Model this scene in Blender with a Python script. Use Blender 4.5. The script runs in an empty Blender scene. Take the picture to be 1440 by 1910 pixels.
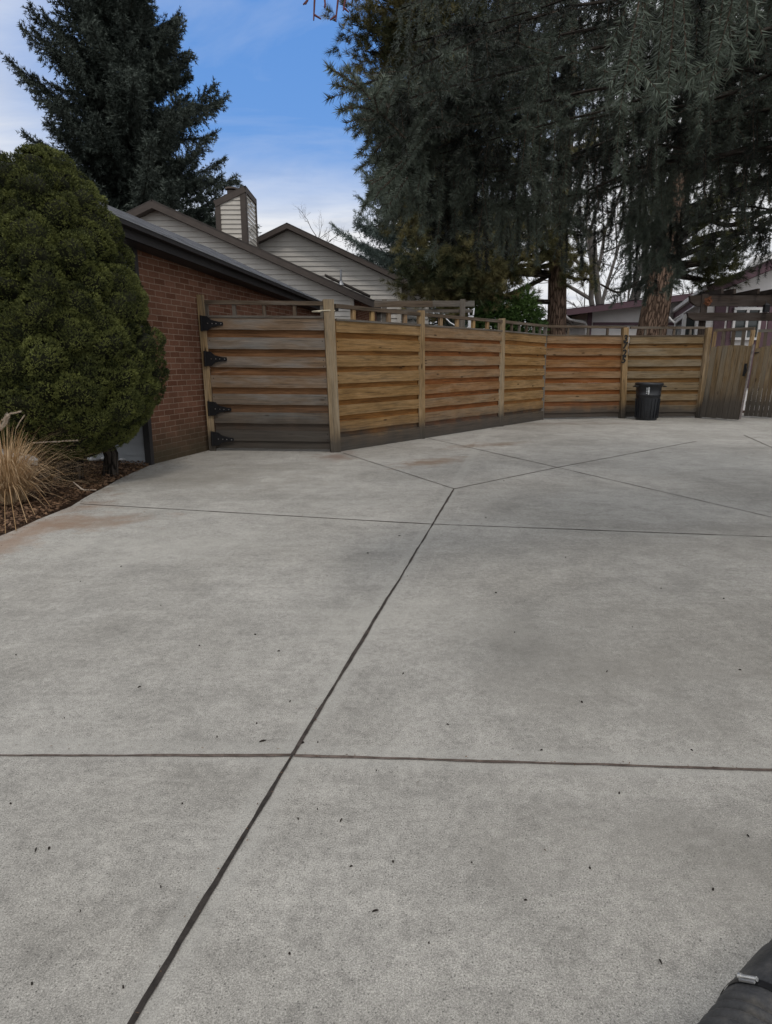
import bpy, math, random
import numpy as np
from mathutils import Vector, Matrix
from mathutils.kdtree import KDTree
R = math.radians
random.seed(7); rng = np.random.default_rng(7)
S = bpy.context.scene
COL = S.collection

# ------------------------------------------------------------------ camera, sky, sun, exposure
EYE = 1.3
F = 1200.0 / 1440.0                      # focal length in frame widths
PITCH = math.atan(277 / 1200)
cam = bpy.data.cameras.new('camera'); camo = bpy.data.objects.new('camera', cam); COL.objects.link(camo)
camo.location = (0, 0, EYE); camo.rotation_euler = (R(90) - PITCH, 0, 0)
cam.sensor_fit = 'HORIZONTAL'; cam.sensor_width = 36; cam.lens = 36 * F
cam.clip_start = .05; cam.clip_end = 2000
S.camera = camo
S.view_settings.view_transform = 'Standard'; S.view_settings.look = 'None'
S.view_settings.exposure = 0.14; S.view_settings.gamma = 1
S.cycles.max_bounces = 5; S.cycles.diffuse_bounces = 3; S.cycles.transparent_max_bounces = 4
SUN_EL, SUN_AZ = R(60), R(172)           # azimuth clockwise from +Y
sun = bpy.data.lights.new('sun', 'SUN'); sun.energy = 0.85; sun.angle = R(12); sun.color = (1, .93, .84)
suno = bpy.data.objects.new('sun', sun); COL.objects.link(suno)
sd = Vector((math.sin(SUN_AZ) * math.cos(SUN_EL), math.cos(SUN_AZ) * math.cos(SUN_EL), math.sin(SUN_EL)))
suno.rotation_euler = sd.to_track_quat('Z', 'Y').to_euler(); suno.location = (0, 0, 30)

def cray(u, v):
    x = (u - 720) / 1200; y = (955 - v) / 1200
    return Vector((x, math.cos(PITCH) + y * math.sin(PITCH), -math.sin(PITCH) + y * math.cos(PITCH)))
def g(u, v, z=0.0):                      # ground point seen at a photo pixel
    d = cray(u, v); t = (z - EYE) / d.z; return Vector((0, 0, EYE)) + d * t
def at(u, v, Y):                         # point at distance Y seen at a photo pixel
    d = cray(u, v); return Vector((0, 0, EYE)) + d * (Y / d.y)

def N(nt, typ, **kw):
    n = nt.nodes.new(typ)
    for k, v in kw.items():
        if k == 'ins':
            for a, b in v.items(): n.inputs[a].default_value = b
        else: setattr(n, k, v)
    return n
def L(nt, a, b): nt.links.new(a, b)
def ramp(nt, src, stops, interp='LINEAR'):
    n = N(nt, 'ShaderNodeValToRGB'); cr = n.color_ramp; cr.interpolation = interp
    while len(cr.elements) < len(stops): cr.elements.new(.5)
    for e, (p, c) in zip(cr.elements, stops):
        e.position = p; e.color = (c, c, c, 1) if not hasattr(c, '__len__') else (*c, 1)
    L(nt, src, n.inputs[0]); return n.outputs[0]
def mix(nt, fac, a, b, mode='MIX'):
    n = N(nt, 'ShaderNodeMix', data_type='RGBA', blend_type=mode)
    for i, s in ((0, fac), (6, a), (7, b)):
        if hasattr(s, 'links'): L(nt, s, n.inputs[i])
        elif hasattr(s, '__len__'): n.inputs[i].default_value = (*s, 1)
        else: n.inputs[i].default_value = s
    return n.outputs[2]
def math_(nt, op, a, b=None, c=None, clamp=False):
    n = N(nt, 'ShaderNodeMath', operation=op, use_clamp=clamp)
    for i, s in enumerate((a, b, c)):
        if s is None: continue
        if hasattr(s, 'links'): L(nt, s, n.inputs[i])
        else: n.inputs[i].default_value = s
    return n.outputs[0]
def noise(nt, vec, scale, detail=4, rough=.55, dist=0.0, col=False):
    n = N(nt, 'ShaderNodeTexNoise', ins={'Scale': scale, 'Detail': detail, 'Roughness': rough, 'Distortion': dist})
    L(nt, vec, n.inputs['Vector']); return n.outputs[1 if col else 0]
def mapping(nt, vec, scale=(1, 1, 1), loc=(0, 0, 0), rot=(0, 0, 0)):
    n = N(nt, 'ShaderNodeMapping', ins={'Scale': scale, 'Location': loc, 'Rotation': rot}); L(nt, vec, n.inputs[0]); return n.outputs[0]

W = bpy.data.worlds.new('World'); S.world = W; W.use_nodes = True
nt = W.node_tree; nt.nodes.clear()
wo = N(nt, 'ShaderNodeOutputWorld'); bg = N(nt, 'ShaderNodeBackground', ins={'Strength': .1}); L(nt, bg.outputs[0], wo.inputs[0])
sky = N(nt, 'ShaderNodeTexSky', sky_type='NISHITA', sun_disc=False, sun_elevation=SUN_EL, sun_rotation=SUN_AZ, air_density=1.6, dust_density=.4, ozone_density=2.5)
tc = N(nt, 'ShaderNodeTexCoord'); dirv = tc.outputs['Generated']
gapd = cray(540, 190).normalized()
dotn = N(nt, 'ShaderNodeVectorMath', operation='DOT_PRODUCT', ins={1: gapd}); L(nt, dirv, dotn.inputs[0])
sep = N(nt, 'ShaderNodeSeparateXYZ'); L(nt, dirv, sep.inputs[0])
zden = math_(nt, 'MAXIMUM', math_(nt, 'ADD', sep.outputs[2], .18), .05)
cmb = N(nt, 'ShaderNodeCombineXYZ'); L(nt, math_(nt, 'DIVIDE', sep.outputs[0], zden), cmb.inputs[0]); L(nt, math_(nt, 'DIVIDE', sep.outputs[1], zden), cmb.inputs[1])
cl = noise(nt, mapping(nt, cmb.outputs[0], (1.0, 2.3, 1), rot=(0, 0, .35)), 1.1, 7, .58, .6)
cl2 = noise(nt, mapping(nt, cmb.outputs[0], (.7, 1.6, 1), loc=(3, 1, 0), rot=(0, 0, .2)), 2.6, 6, .6, .3)
gap = ramp(nt, dotn.outputs['Value'], [(.90, 0.0), (.985, 1.0)])
elev = ramp(nt, sep.outputs[2], [(.15, 0.0), (.27, .80), (.34, 1.0), (.5, .9), (.8, .2)])
open_ = math_(nt, 'MULTIPLY', gap, elev)
mask = math_(nt, 'SUBTRACT', math_(nt, 'ADD', math_(nt, 'MULTIPLY', open_, 1.28), .30), math_(nt, 'MULTIPLY', cl, .95), clamp=True)
blue = mix(nt, .62, sky.outputs[0], (.75, 2.7, 7.6))
cloudc = ramp(nt, cl2, [(.3, (6.0, 6.3, 6.9)), (.5, (7.9, 8.0, 8.2)), (.7, (6.8, 7.0, 7.4))])
skyc = mix(nt, mask, cloudc, blue)
L(nt, skyc, bg.inputs[0])

# ------------------------------------------------------------------ mesh helpers
def tag(o, label=None, cat=None, group=None, kind=None):
    for k, v in (('label', label), ('category', cat), ('group', group), ('kind', kind)):
        if v: o[k] = v
    return o
def thing(name, loc, label, cat, group=None):
    o = bpy.data.objects.new(name, None); COL.objects.link(o); o.location = loc; o.empty_display_size = .2
    return tag(o, label, cat, group)
def root_of(o):
    while o.parent: o = o.parent
    return o
class MB:
    def __init__(s): s.V = []; s.F = []; s.UV = []; s.T = []; s.SM = []
    def face(s, pts, uvs=None, tint=.5, smooth=False):
        i = len(s.V); s.V += [tuple(p) for p in pts]; s.F.append(tuple(range(i, i + len(pts))))
        s.UV += list(uvs) if uvs else [(p[0], p[1]) for p in pts]; s.T.append(tint); s.SM.append(smooth); return s
    def faces_idx(s, verts, faces, tint=.5, smooth=True, uvf=None):
        i = len(s.V); s.V += [tuple(p) for p in verts]
        for f in faces:
            s.F.append(tuple(i + k for k in f)); s.T.append(tint); s.SM.append(smooth)
            s.UV += [uvf(verts[k]) if uvf else (verts[k][0], verts[k][1]) for k in f]
    def beam(s, a, b, w, h, up=(0, 0, 1), tint=None, w2=None, h2=None):
        a = Vector(a); b = Vector(b); ax = b - a; ln = ax.length; ax.normalize(); up = Vector(up)
        sd_ = ax.cross(up).normalized(); u = sd_.cross(ax).normalized()
        w2 = w if w2 is None else w2; h2 = h if h2 is None else h2
        t = random.random() if tint is None else tint; of = random.random() * 9
        A = [a + sd_ * x * w / 2 + u * y * h / 2 for x, y in ((-1, -1), (1, -1), (1, 1), (-1, 1))]
        B = [b + sd_ * x * w2 / 2 + u * y * h2 / 2 for x, y in ((-1, -1), (1, -1), (1, 1), (-1, 1))]
        acc = of
        for k in range(4):
            j = (k + 1) % 4; e = (A[j] - A[k]).length
            s.face([A[k], A[j], B[j], B[k]], [(0 + of, acc), (0 + of, acc + e), (ln + of, acc + e), (ln + of, acc)], t); acc += e
        s.face([A[3], A[2], A[1], A[0]], [(of, of), (of + .02, of), (of + .02, of + .02), (of, of + .02)], t)
        s.face(B, [(of, of), (of + .02, of), (of + .02, of + .02), (of, of + .02)], t); return s
    def tube(s, pts, rad, n=8, tint=.5, cap=True, uvs=1.0, flute=None):
        pts = [Vector(p) for p in pts]; rings = []; ln = 0; prev = None
        for i, p in enumerate(pts):
            d = (pts[min(i + 1, len(pts) - 1)] - pts[max(i - 1, 0)]).normalized()
            if prev is None: x = d.orthogonal().normalized()
            else: x = (prev - d * prev.dot(d)); x = x.normalized() if x.length > 1e-6 else d.orthogonal().normalized()
            prev = x; y = d.cross(x); r = rad[i] if hasattr(rad, '__len__') else rad
            if i: ln += (p - pts[i - 1]).length
            ring = []
            for k in range(n):
                a = 2 * math.pi * k / n; rr = r * (flute(a, ln) if flute else 1)
                ring.append(p + (x * math.cos(a) + y * math.sin(a)) * rr)
            rings.append((ring, ln, r))
        base = len(s.V)
        for ring, _, _ in rings: s.V += [tuple(q) for q in ring]
        for i in range(len(rings) - 1):
            r0 = rings[0][2] * 6.28
            for k in range(n):
                j = (k + 1) % n
                s.F.append((base + i * n + k, base + i * n + j, base + (i + 1) * n + j, base + (i + 1) * n + k))
                l0, l1 = rings[i][1] * uvs, rings[i + 1][1] * uvs
                s.UV += [(l0, r0 * k / n), (l0, r0 * (k + 1) / n), (l1, r0 * (k + 1) / n), (l1, r0 * k / n)]
                s.T.append(tint); s.SM.append(True)
        if cap:
            for i, rv in ((0, True), (len(rings) - 1, False)):
                q = rings[i][0]; q = q[::-1] if rv else q
                s.face(q, [(0, 0)] * n, tint)
        return s
    def build(s, name, mat, parent=None):
        off = root_of(parent).location if parent else Vector()
        me = bpy.data.meshes.new(name); me.from_pydata([(v[0] - off.x, v[1] - off.y, v[2] - off.z) for v in s.V], [], s.F)
        uv = me.uv_layers.new(name='UVMap'); uv.data.foreach_set('uv', np.array(s.UV, dtype=np.float32).ravel())
        at_ = me.attributes.new('tint', 'FLOAT', 'FACE'); at_.data.foreach_set('value', np.array(s.T, dtype=np.float32))
        me.polygons.foreach_set('use_smooth', s.SM); me.materials.append(mat); me.update()
        o = bpy.data.objects.new(name, me); COL.objects.link(o)
        if parent: o.parent = parent
        return o
def tris(name, V, T, mat, parent):
    """V (n,3,3) triangle corners in world space, T (n,) tints"""
    off = np.array(root_of(parent).location, dtype=np.float32) if parent else np.zeros(3, np.float32)
    n = len(V); me = bpy.data.meshes.new(name); me.vertices.add(n * 3); me.loops.add(n * 3); me.polygons.add(n)
    me.vertices.foreach_set('co', (V.reshape(-1, 3) - off).astype(np.float32).ravel())
    me.loops.foreach_set('vertex_index', np.arange(n * 3, dtype=np.int32))
    me.polygons.foreach_set('loop_start', np.arange(0, n * 3, 3, dtype=np.int32))
    a = me.attributes.new('tint', 'FLOAT', 'FACE'); a.data.foreach_set('value', T.astype(np.float32))
    me.materials.append(mat); me.update(calc_edges=True)
    o = bpy.data.objects.new(name, me); COL.objects.link(o)
    if parent: o.parent = parent
    return o
def norm(a): return a / np.maximum(np.linalg.norm(a, axis=-1, keepdims=True), 1e-9)
def needles(P, D, Ln, per_m, nl, w, T, fwd=.55, jit=.12, gravity=0.0):
    """thin needle triangles standing round straight twigs P + t*D*Ln"""
    cnt = np.maximum(3, (Ln * per_m).astype(int)); idx = np.repeat(np.arange(len(P)), cnt); m = len(idx)
    t = rng.random(m); p = P[idx] + D[idx] * (Ln[idx] * t)[:, None]
    d = D[idx]; r = rng.normal(size=(m, 3)); r = norm(r - d * (r * d).sum(1, keepdims=True))
    f = fwd + .45 * t ** 3
    nd = norm(d * f[:, None] + r + rng.normal(scale=jit, size=(m, 3)) - np.array([0, 0, gravity]))
    ll = nl * rng.uniform(.75, 1.15, m); s = norm(np.cross(nd, rng.normal(size=(m, 3)))) * (w / 2)
    V = np.stack([p - s, p + s, p + nd * ll[:, None]], 1)
    return V, np.clip(T[idx] + rng.normal(scale=.07, size=m), 0, 1)
def clump(P, f, seed=0):
    """smooth random field in -1..1 used for light and dark clumps of foliage"""
    q = np.random.default_rng(seed); o = np.zeros(len(P))
    for k_ in range(7):
        v = norm(q.normal(size=3)) * f * q.uniform(.6, 1.7); o += np.sin(P @ v + q.uniform(0, 6.3))
    return np.clip(o / 2.4, -1, 1)
def sticks(P, D, Ln, r):
    """three-sided twig stems as triangles"""
    a = norm(np.cross(D, np.array([.3, .5, .81]))); b = np.cross(D, a); E = P + D * Ln[:, None]; out = []
    off = [a * r, (-.5 * a + .866 * b) * r, (-.5 * a - .866 * b) * r]
    for k in range(3):
        j = (k + 1) % 3; out.append(np.stack([P + off[k], P + off[j], E + off[k] * .5], 1)); out.append(np.stack([P + off[j], E + off[j] * .5, E + off[k] * .5], 1))
    return np.concatenate(out)

# ------------------------------------------------------------------ materials
def mat(name, rough=.8, spec=.3):
    m = bpy.data.materials.new(name); m.use_nodes = True; nt = m.node_tree; b = nt.nodes['Principled BSDF']
    b.inputs['Roughness'].default_value = rough; b.inputs['Specular IOR Level'].default_value = spec
    return m, nt, b
def bump(nt, b, h, strength=.4, dist=.01):
    n = N(nt, 'ShaderNodeBump', ins={'Strength': strength, 'Distance': dist}); L(nt, h, n.inputs['Height']); L(nt, n.outputs[0], b.inputs['Normal'])
def tintn(nt): return N(nt, 'ShaderNodeAttribute', attribute_name='tint').outputs['Fac']
def geo(nt): return N(nt, 'ShaderNodeNewGeometry').outputs['Position']
def uvn(nt): return N(nt, 'ShaderNodeUVMap', uv_map='UVMap').outputs[0]

def m_plain(name, col, rough=.6, var=.15, scale=8, metal=0.0, spec=.3):
    m, nt, b = mat(name, rough, spec); p = geo(nt); n = noise(nt, p, scale, 5)
    c1 = tuple(c * (1 - var) for c in col); c2 = tuple(min(1, c * (1 + var)) for c in col)
    L(nt, ramp(nt, n, [(.3, c1), (.7, c2)]), b.inputs['Base Color']); b.inputs['Metallic'].default_value = metal
    bump(nt, b, noise(nt, p, scale * 12, 3), .15, .003); return m
def m_foliage(name, lo, hi, rough=.65, trans=.0):
    m, nt, b = mat(name, rough, .25); t = tintn(nt)
    mid = tuple((a + c) / 2 for a, c in zip(lo, hi))
    L(nt, ramp(nt, t, [(0, lo), (.5, mid), (1, hi)]), b.inputs['Base Color']); return m
def m_wood(name, a, bcol, grey, grey_amt=.3, damp=True, dampz=.42):
    m, nt, b = mat(name, .82, .15); u = uvn(nt); t = tintn(nt); p = geo(nt)
    grain = noise(nt, mapping(nt, u, (1.5, 38, 1)), 1.0, 6, .65, .5)
    fine = noise(nt, mapping(nt, u, (6, 260, 1)), 1.0, 3, .6)
    patch = noise(nt, mapping(nt, u, (1.1, 5, 1)), 1.0, 5, .6, .4)
    base = mix(nt, t, a, bcol)
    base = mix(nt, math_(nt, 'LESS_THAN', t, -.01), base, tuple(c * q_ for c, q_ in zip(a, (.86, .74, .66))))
    base = mix(nt, .9, base, ramp(nt, patch, [(.32, .72), (.5, 1.0), (.68, 1.28)]), 'MULTIPLY')
    base = mix(nt, 1.0, base, ramp(nt, grain, [(.34, .42), (.47, .92), (.60, 1.12), (.7, 1.35)]), 'MULTIPLY')
    gm = math_(nt, 'ADD', ramp(nt, patch, [(.42, 0.0), (.68, .9)]), math_(nt, 'MULTIPLY', math_(nt, 'SUBTRACT', t, .45), .9))
    gm = math_(nt, 'MULTIPLY', gm, grey_amt * 1.6, clamp=True)
    base = mix(nt, gm, base, mix(nt, grain, tuple(c * .55 for c in grey), tuple(min(1, c * 1.5) for c in grey)))
    vk = N(nt, 'ShaderNodeTexVoronoi', ins={'Scale': 1.0, 'Randomness': 1.0}); L(nt, mapping(nt, u, (1.7, 6.5, 1)), vk.inputs['Vector'])
    knot = ramp(nt, vk.outputs['Distance'], [(.05, 1.0), (.11, 0.0)])
    base = mix(nt, math_(nt, 'MULTIPLY', knot, .85), base, (.03, .016, .008))
    base = mix(nt, .8, base, ramp(nt, fine, [(.34, .62), (.5, 1.0), (.66, 1.25)]), 'MULTIPLY')
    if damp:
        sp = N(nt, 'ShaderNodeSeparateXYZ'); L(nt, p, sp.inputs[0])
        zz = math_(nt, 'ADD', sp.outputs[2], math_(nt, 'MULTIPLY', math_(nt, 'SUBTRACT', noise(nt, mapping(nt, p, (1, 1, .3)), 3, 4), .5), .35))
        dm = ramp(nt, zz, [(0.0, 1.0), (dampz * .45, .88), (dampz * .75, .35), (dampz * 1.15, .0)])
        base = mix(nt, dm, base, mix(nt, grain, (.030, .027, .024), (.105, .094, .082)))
    base = mix(nt, math_(nt, 'LESS_THAN', t, -.5), base, (.028, .022, .018))
    L(nt, base, b.inputs['Base Color'])
    bump(nt, b, math_(nt, 'ADD', grain, math_(nt, 'MULTIPLY', fine, .5)), .5, .006); return m

M = {}
M['fence'] = m_wood('fence_wood', (.275, .145, .045), (.28, .165, .062), (.24, .20, .145), .16)
M['fence_red'] = m_wood('fence_wood_orange', (.245, .105, .036), (.25, .138, .056), (.22, .19, .145), .28)
M['fence_pale'] = m_wood('fence_wood_pale', (.20, .122, .048), (.21, .14, .066), (.21, .185, .14), .35)
M['post'] = m_wood('post_wood', (.30, .20, .10), (.33, .23, .125), (.25, .22, .17), .35)
M['gate'] = m_wood('gate_wood', (.235, .14, .075), (.235, .165, .105), (.20, .195, .185), .55, dampz=.80)
M['lattice'] = m_wood('lattice_wood', (.12, .09, .064), (.155, .12, .09), (.15, .14, .125), .6, damp=False)
M['lattice_gold'] = m_wood('lattice_wood_gold', (.42, .28, .13), (.34, .2, .09), (.19, .18, .165), .3, damp=False)
M['gate_plank'] = m_wood('plank_wood', (.18, .125, .068), (.22, .155, .085), (.17, .155, .125), .5, dampz=.85)
M['pergola'] = m_wood('pergola_wood', (.045, .034, .028), (.055, .04, .032), (.07, .062, .058), .4, damp=False)
M['concrete'] = None
def m_concrete():
    m, nt, b = mat('concrete', .88, .25); p = geo(nt)
    big = noise(nt, p, .55, 5, .6, .4); mid = noise(nt, p, 2.3, 6, .65, .5); fine = noise(nt, p, 230, 3, .7); grit = noise(nt, p, 420, 2, .6)
    br = noise(nt, mapping(nt, p, (1.6, 14, 1), rot=(0, 0, .05)), 1.0, 5, .6)
    c = ramp(nt, big, [(.38, (.312, .299, .272)), (.5, (.356, .343, .315)), (.62, (.396, .382, .352))])
    c = mix(nt, 1.0, c, ramp(nt, mid, [(.32, .86), (.5, 1.0), (.68, 1.10)]), 'MULTIPLY')
    c = mix(nt, .4, c, ramp(nt, br, [(.32, .88), (.5, 1.0), (.68, 1.10)]), 'MULTIPLY')
    c = mix(nt, 1.0, c, ramp(nt, fine, [(.32, .46), (.42, .84), (.53, 1.04), (.66, 1.42)]), 'MULTIPLY')
    c = mix(nt, 1.0, c, ramp(nt, grit, [(.34, .72), (.5, 1.0), (.66, 1.25)]), 'MULTIPLY')
    oct_ = noise(nt, p, 7.0, 12, .82, .2); oc2 = noise(nt, p, 34, 8, .85)
    c = mix(nt, 1.0, c, ramp(nt, oct_, [(.36, .83), (.5, 1.0), (.64, 1.13)]), 'MULTIPLY')
    c = mix(nt, 1.0, c, ramp(nt, oc2, [(.36, .74), (.5, 1.0), (.64, 1.20)]), 'MULTIPLY')
    vp = N(nt, 'ShaderNodeTexVoronoi', ins={'Scale': 75.0, 'Randomness': 1.0}); L(nt, p, vp.inputs['Vector'])
    c = mix(nt, .8, c, ramp(nt, vp.outputs['Distance'], [(.10, .35), (.2, 1.0)]), 'MULTIPLY')
    # blobs: rusty leaf stains near the fence, painted house shade, darker and paler patches
    def blob(x, y, rx, ry, rot, amt, col):
        nonlocal c
        sb = N(nt, 'ShaderNodeVectorMath', operation='SUBTRACT', ins={1: (x, y, 0)}); L(nt, p, sb.inputs[0])
        v = mapping(nt, mapping(nt, sb.outputs[0], rot=(0, 0, -rot)), (1 / rx, 1 / ry, 0))
        ln_ = N(nt, 'ShaderNodeVectorMath', operation='LENGTH'); L(nt, v, ln_.inputs[0])
        d = math_(nt, 'ADD', ln_.outputs['Value'], math_(nt, 'MULTIPLY', math_(nt, 'SUBTRACT', noise(nt, p, 2.6, 8, .7), .5), 3.6))
        c = mix(nt, math_(nt, 'MULTIPLY', ramp(nt, d, [(.1, 1.0), (1.0, 0.0)]), amt), c, col)
    q = g(800, 862); blob(q.x, q.y, .85, .33, .75, .85, (.235, .165, .115))
    q = g(905, 830); blob(q.x, q.y, 1.0, .4, .5, .75, (.20, .145, .105))
    q = g(40, 1000); blob(q.x, q.y, .3, 1.7, 0, .75, (.27, .18, .125))
    q = g(180, 970); blob(q.x, q.y, .55, .45, 0, .75, (.25, .175, .125))
    q = g(1080, 790); blob(q.x, q.y, 2.6, .45, .05, .6, (.20, .17, .14))
    q = g(620, 850); blob(q.x, q.y, .4, .6, 0, .75, (.20, .14, .11))
    q = g(400, 890); blob(q.x, q.y, 1.5, 1.1, 0, .5, (.24, .222, .192))  # shade of the house by the gate, painted into the concrete colour
    q = g(1100, 1230); blob(q.x, q.y, .9, .7, 0, .5, (.235, .223, .20))
    q = g(1400, 1000); blob(q.x, q.y, 1.2, .8, 0, .5, (.235, .223, .20))
    q = g(1180, 1560); blob(q.x, q.y, .55, .35, 0, .4, (.24, .228, .205))
    q = g(760, 1150); blob(q.x, q.y, .9, .35, .2, .3, (.44, .425, .385))
    q = g(330, 1020); blob(q.x, q.y, 1.3, .5, 0, .35, (.44, .425, .385))
    # tooled smooth borders and faint float marks along the joints
    for (u0, v0, u1, v1) in ((245, 1910, 545, 1410), (0, 1390, 1440, 1433), (150, 940, 1440, 1005)):
        a_, b_ = g(u0, v0), g(u1, v1); d_ = (b_ - a_).normalized(); n_ = Vector((-d_.y, d_.x, 0))
        dn = N(nt, 'ShaderNodeVectorMath', operation='DOT_PRODUCT', ins={1: n_}); L(nt, p, dn.inputs[0])
        dist = math_(nt, 'ABSOLUTE', math_(nt, 'SUBTRACT', dn.outputs['Value'], a_.dot(n_)))
        dist = math_(nt, 'ADD', dist, math_(nt, 'MULTIPLY', math_(nt, 'SUBTRACT', mid, .5), .03))
        c = mix(nt, ramp(nt, dist, [(.045, .30), (.075, 0.0)]), c, (.42, .41, .38))
        c = mix(nt, math_(nt, 'MULTIPLY', ramp(nt, dist, [(.150, 0.0), (.158, .28), (.168, 0.0)]), ramp(nt, noise(nt, p, 2.0, 3), [(.48, 0.0), (.6, 1.0)])), c, (.52, .50, .46))
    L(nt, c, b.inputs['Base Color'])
    bump(nt, b, math_(nt, 'ADD', fine, math_(nt, 'MULTIPLY', mid, 2.0)), .35, .004); return m
M['concrete'] = m_concrete()
def m_joint():
    m, nt, b = mat('joint_filler', .9, .2); p = geo(nt); n = noise(nt, p, 22, 8, .75)
    L(nt, mix(nt, tintn(nt), ramp(nt, n, [(.3, (.014, .013, .012)), (.7, (.055, .048, .044))]), ramp(nt, n, [(.3, (.06, .045, .038)), (.5, (.13, .10, .085)), (.7, (.24, .19, .165))])), b.inputs['Base Color'])
    bump(nt, b, noise(nt, p, 120, 3), .6, .004); return m
M['joint'] = m_joint()
def m_soil():
    m, nt, b = mat('soil', .95, .1); p = geo(nt); n = noise(nt, p, 14, 6, .7); n2 = noise(nt, p, .4, 4)
    c = ramp(nt, n, [(.3, (.018, .011, .008)), (.5, (.05, .03, .02)), (.7, (.11, .07, .048))])
    L(nt, c, b.inputs['Base Color']); bump(nt, b, n, .9, .03); return m
M['soil'] = m_soil()
def m_brick():
    m, nt, b = mat('brick', .9, .15); u = uvn(nt)
    bt = N(nt, 'ShaderNodeTexBrick', offset=.5, ins={'Scale': 1.0, 'Mortar Size': .006, 'Mortar Smooth': .3, 'Bias': 0.0, 'Brick Width': .24, 'Row Height': .077})
    wob = mix(nt, .012, u, noise(nt, u, 7, 3, .5, col=True), 'ADD'); L(nt, wob, bt.inputs['Vector'])
    n = noise(nt, u, 2.0, 5, .6); n2 = noise(nt, u, 45, 4, .7)
    bt.inputs['Color1'].default_value = (.12, .052, .031, 1); bt.inputs['Color2'].default_value = (.185, .092, .060, 1); bt.inputs['Mortar'].default_value = (.28, .20, .15, 1)
    c = mix(nt, .75, bt.outputs[0], ramp(nt, n, [(.3, .72), (.7, 1.22)]), 'MULTIPLY')
    c = mix(nt, .8, c, ramp(nt, n2, [(.25, .68), (.75, 1.3)]), 'MULTIPLY')
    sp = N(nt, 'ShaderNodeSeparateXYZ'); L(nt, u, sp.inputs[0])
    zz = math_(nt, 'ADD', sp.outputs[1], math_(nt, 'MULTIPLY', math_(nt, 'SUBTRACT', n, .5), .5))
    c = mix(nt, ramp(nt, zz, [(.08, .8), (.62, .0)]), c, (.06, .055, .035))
    L(nt, c, b.inputs['Base Color']); bump(nt, b, math_(nt, 'SUBTRACT', math_(nt, 'MULTIPLY', n2, .4), bt.outputs['Fac']), .7, .008); return m
M['brick'] = m_brick()
def m_shingle():
    m, nt, b = mat('shingles', .9, .25); u = uvn(nt)
    bt = N(nt, 'ShaderNodeTexBrick', offset=.37, squash=1, ins={'Scale': 1.0, 'Mortar Size': .012, 'Mortar Smooth': .2, 'Brick Width': .27, 'Row Height': .13})
    L(nt, u, bt.inputs['Vector']); bt.inputs['Color1'].default_value = (.05, .053, .060, 1); bt.inputs['Color2'].default_value = (.15, .155, .170, 1); bt.inputs['Mortar'].default_value = (.03, .03, .035, 1)
    c = mix(nt, .8, bt.outputs[0], ramp(nt, noise(nt, u, 60, 3), [(.3, .6), (.7, 1.4)]), 'MULTIPLY')
    L(nt, c, b.inputs['Base Color']); bump(nt, b, bt.outputs['Fac'], .8, .01); return m
M['shingle'] = m_shingle()
M['roof_brown'] = m_plain('roof_brown', (.065, .056, .052), .9, .3, 6)
M['fascia'] = m_plain('dark_fascia', (.022, .020, .021), .55, .2, 4)
M['drip'] = m_plain('drip_edge', (.30, .31, .33), .4, .3, 3, .6)
M['trim_brown'] = m_plain('brown_trim', (.085, .07, .062), .7, .12, 5)
M['beige'] = m_plain('beige_siding', (.54, .52, .485), .7, .07, 2.5)
M['beige_trim'] = m_plain('beige_trim', (.56, .53, .48), .7, .07, 3)
M['white_wall'] = m_plain('white_wall', (.84, .82, .81), .75, .06, 2)
M['purple'] = m_plain('purple_trim', (.135, .082, .10), .65, .15, 3)
M['white_trim'] = m_plain('white_trim', (.76, .76, .76), .5, .06, 3)
M['grey_siding'] = m_plain('grey_siding', (.33, .35, .37), .7, .1, 3)
M['black_metal'] = m_plain('black_metal', (.018, .018, .02), .45, .2, 20, .5)
M['bolt'] = m_plain('zinc_bolt', (.55, .55, .54), .35, .2, 60, .9)
M['bin'] = m_plain('bin_plastic', (.012, .014, .018), .42, .25, 10, 0, .5)
M['bin_label'] = m_plain('bin_label', (.55, .58, .60), .5, .35, 40)
M['digit'] = m_plain('digit_black', (.012, .012, .012), .5, .2, 20)
M['cord'] = m_plain('cream_cord', (.62, .57, .44), .8, .12, 60)
M['white_paint'] = m_plain('white_paint', (.75, .77, .80), .5, .08, 8)
M['edge'] = m_plain('peeling_edge', (.19, .165, .155), .8, .35, 14)
M['rust'] = m_plain('rusty_orange', (.13, .05, .022), .8, .4, 30)
M['debris'] = m_plain('debris', (.028, .022, .018), .9, .4, 60)
M['leaf_dry'] = m_foliage('dry_leaf', (.07, .038, .022), (.24, .145, .085))
M['stone'] = m_foliage('pale_stone', (.42, .42, .43), (.78, .79, .80))
M['straw'] = m_foliage('straw', (.33, .20, .09), (.66, .50, .32))
M['plume'] = m_foliage('plume', (.46, .36, .27), (.74, .66, .56))
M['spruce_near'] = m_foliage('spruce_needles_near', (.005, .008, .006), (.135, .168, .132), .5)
M['spruce_far'] = m_foliage('spruce_needles_far', (.020, .030, .024), (.105, .13, .11))
M['spruce_blue'] = m_foliage('spruce_needles_blue', (.03, .05, .045), (.19, .24, .22))
M['pine'] = m_foliage('pine_needles', (.022, .030, .012), (.18, .18, .07))
M['pine_brown'] = m_foliage('pine_needles_brown', (.026, .036, .014), (.26, .225, .095))
M['dwarf'] = m_foliage('dwarf_spruce_needles', (.018, .027, .008), (.215, .238, .068))
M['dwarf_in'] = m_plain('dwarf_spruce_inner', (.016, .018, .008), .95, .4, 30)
M['arbor'] = m_foliage('arborvitae_leaf', (.018, .045, .012), (.085, .15, .035))
M['twig'] = m_plain('twig_bark', (.075, .055, .042), .9, .3, 12)
M['twig_grey'] = m_plain('twig_bark_grey', (.16, .145, .135), .9, .25, 6)
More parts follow.
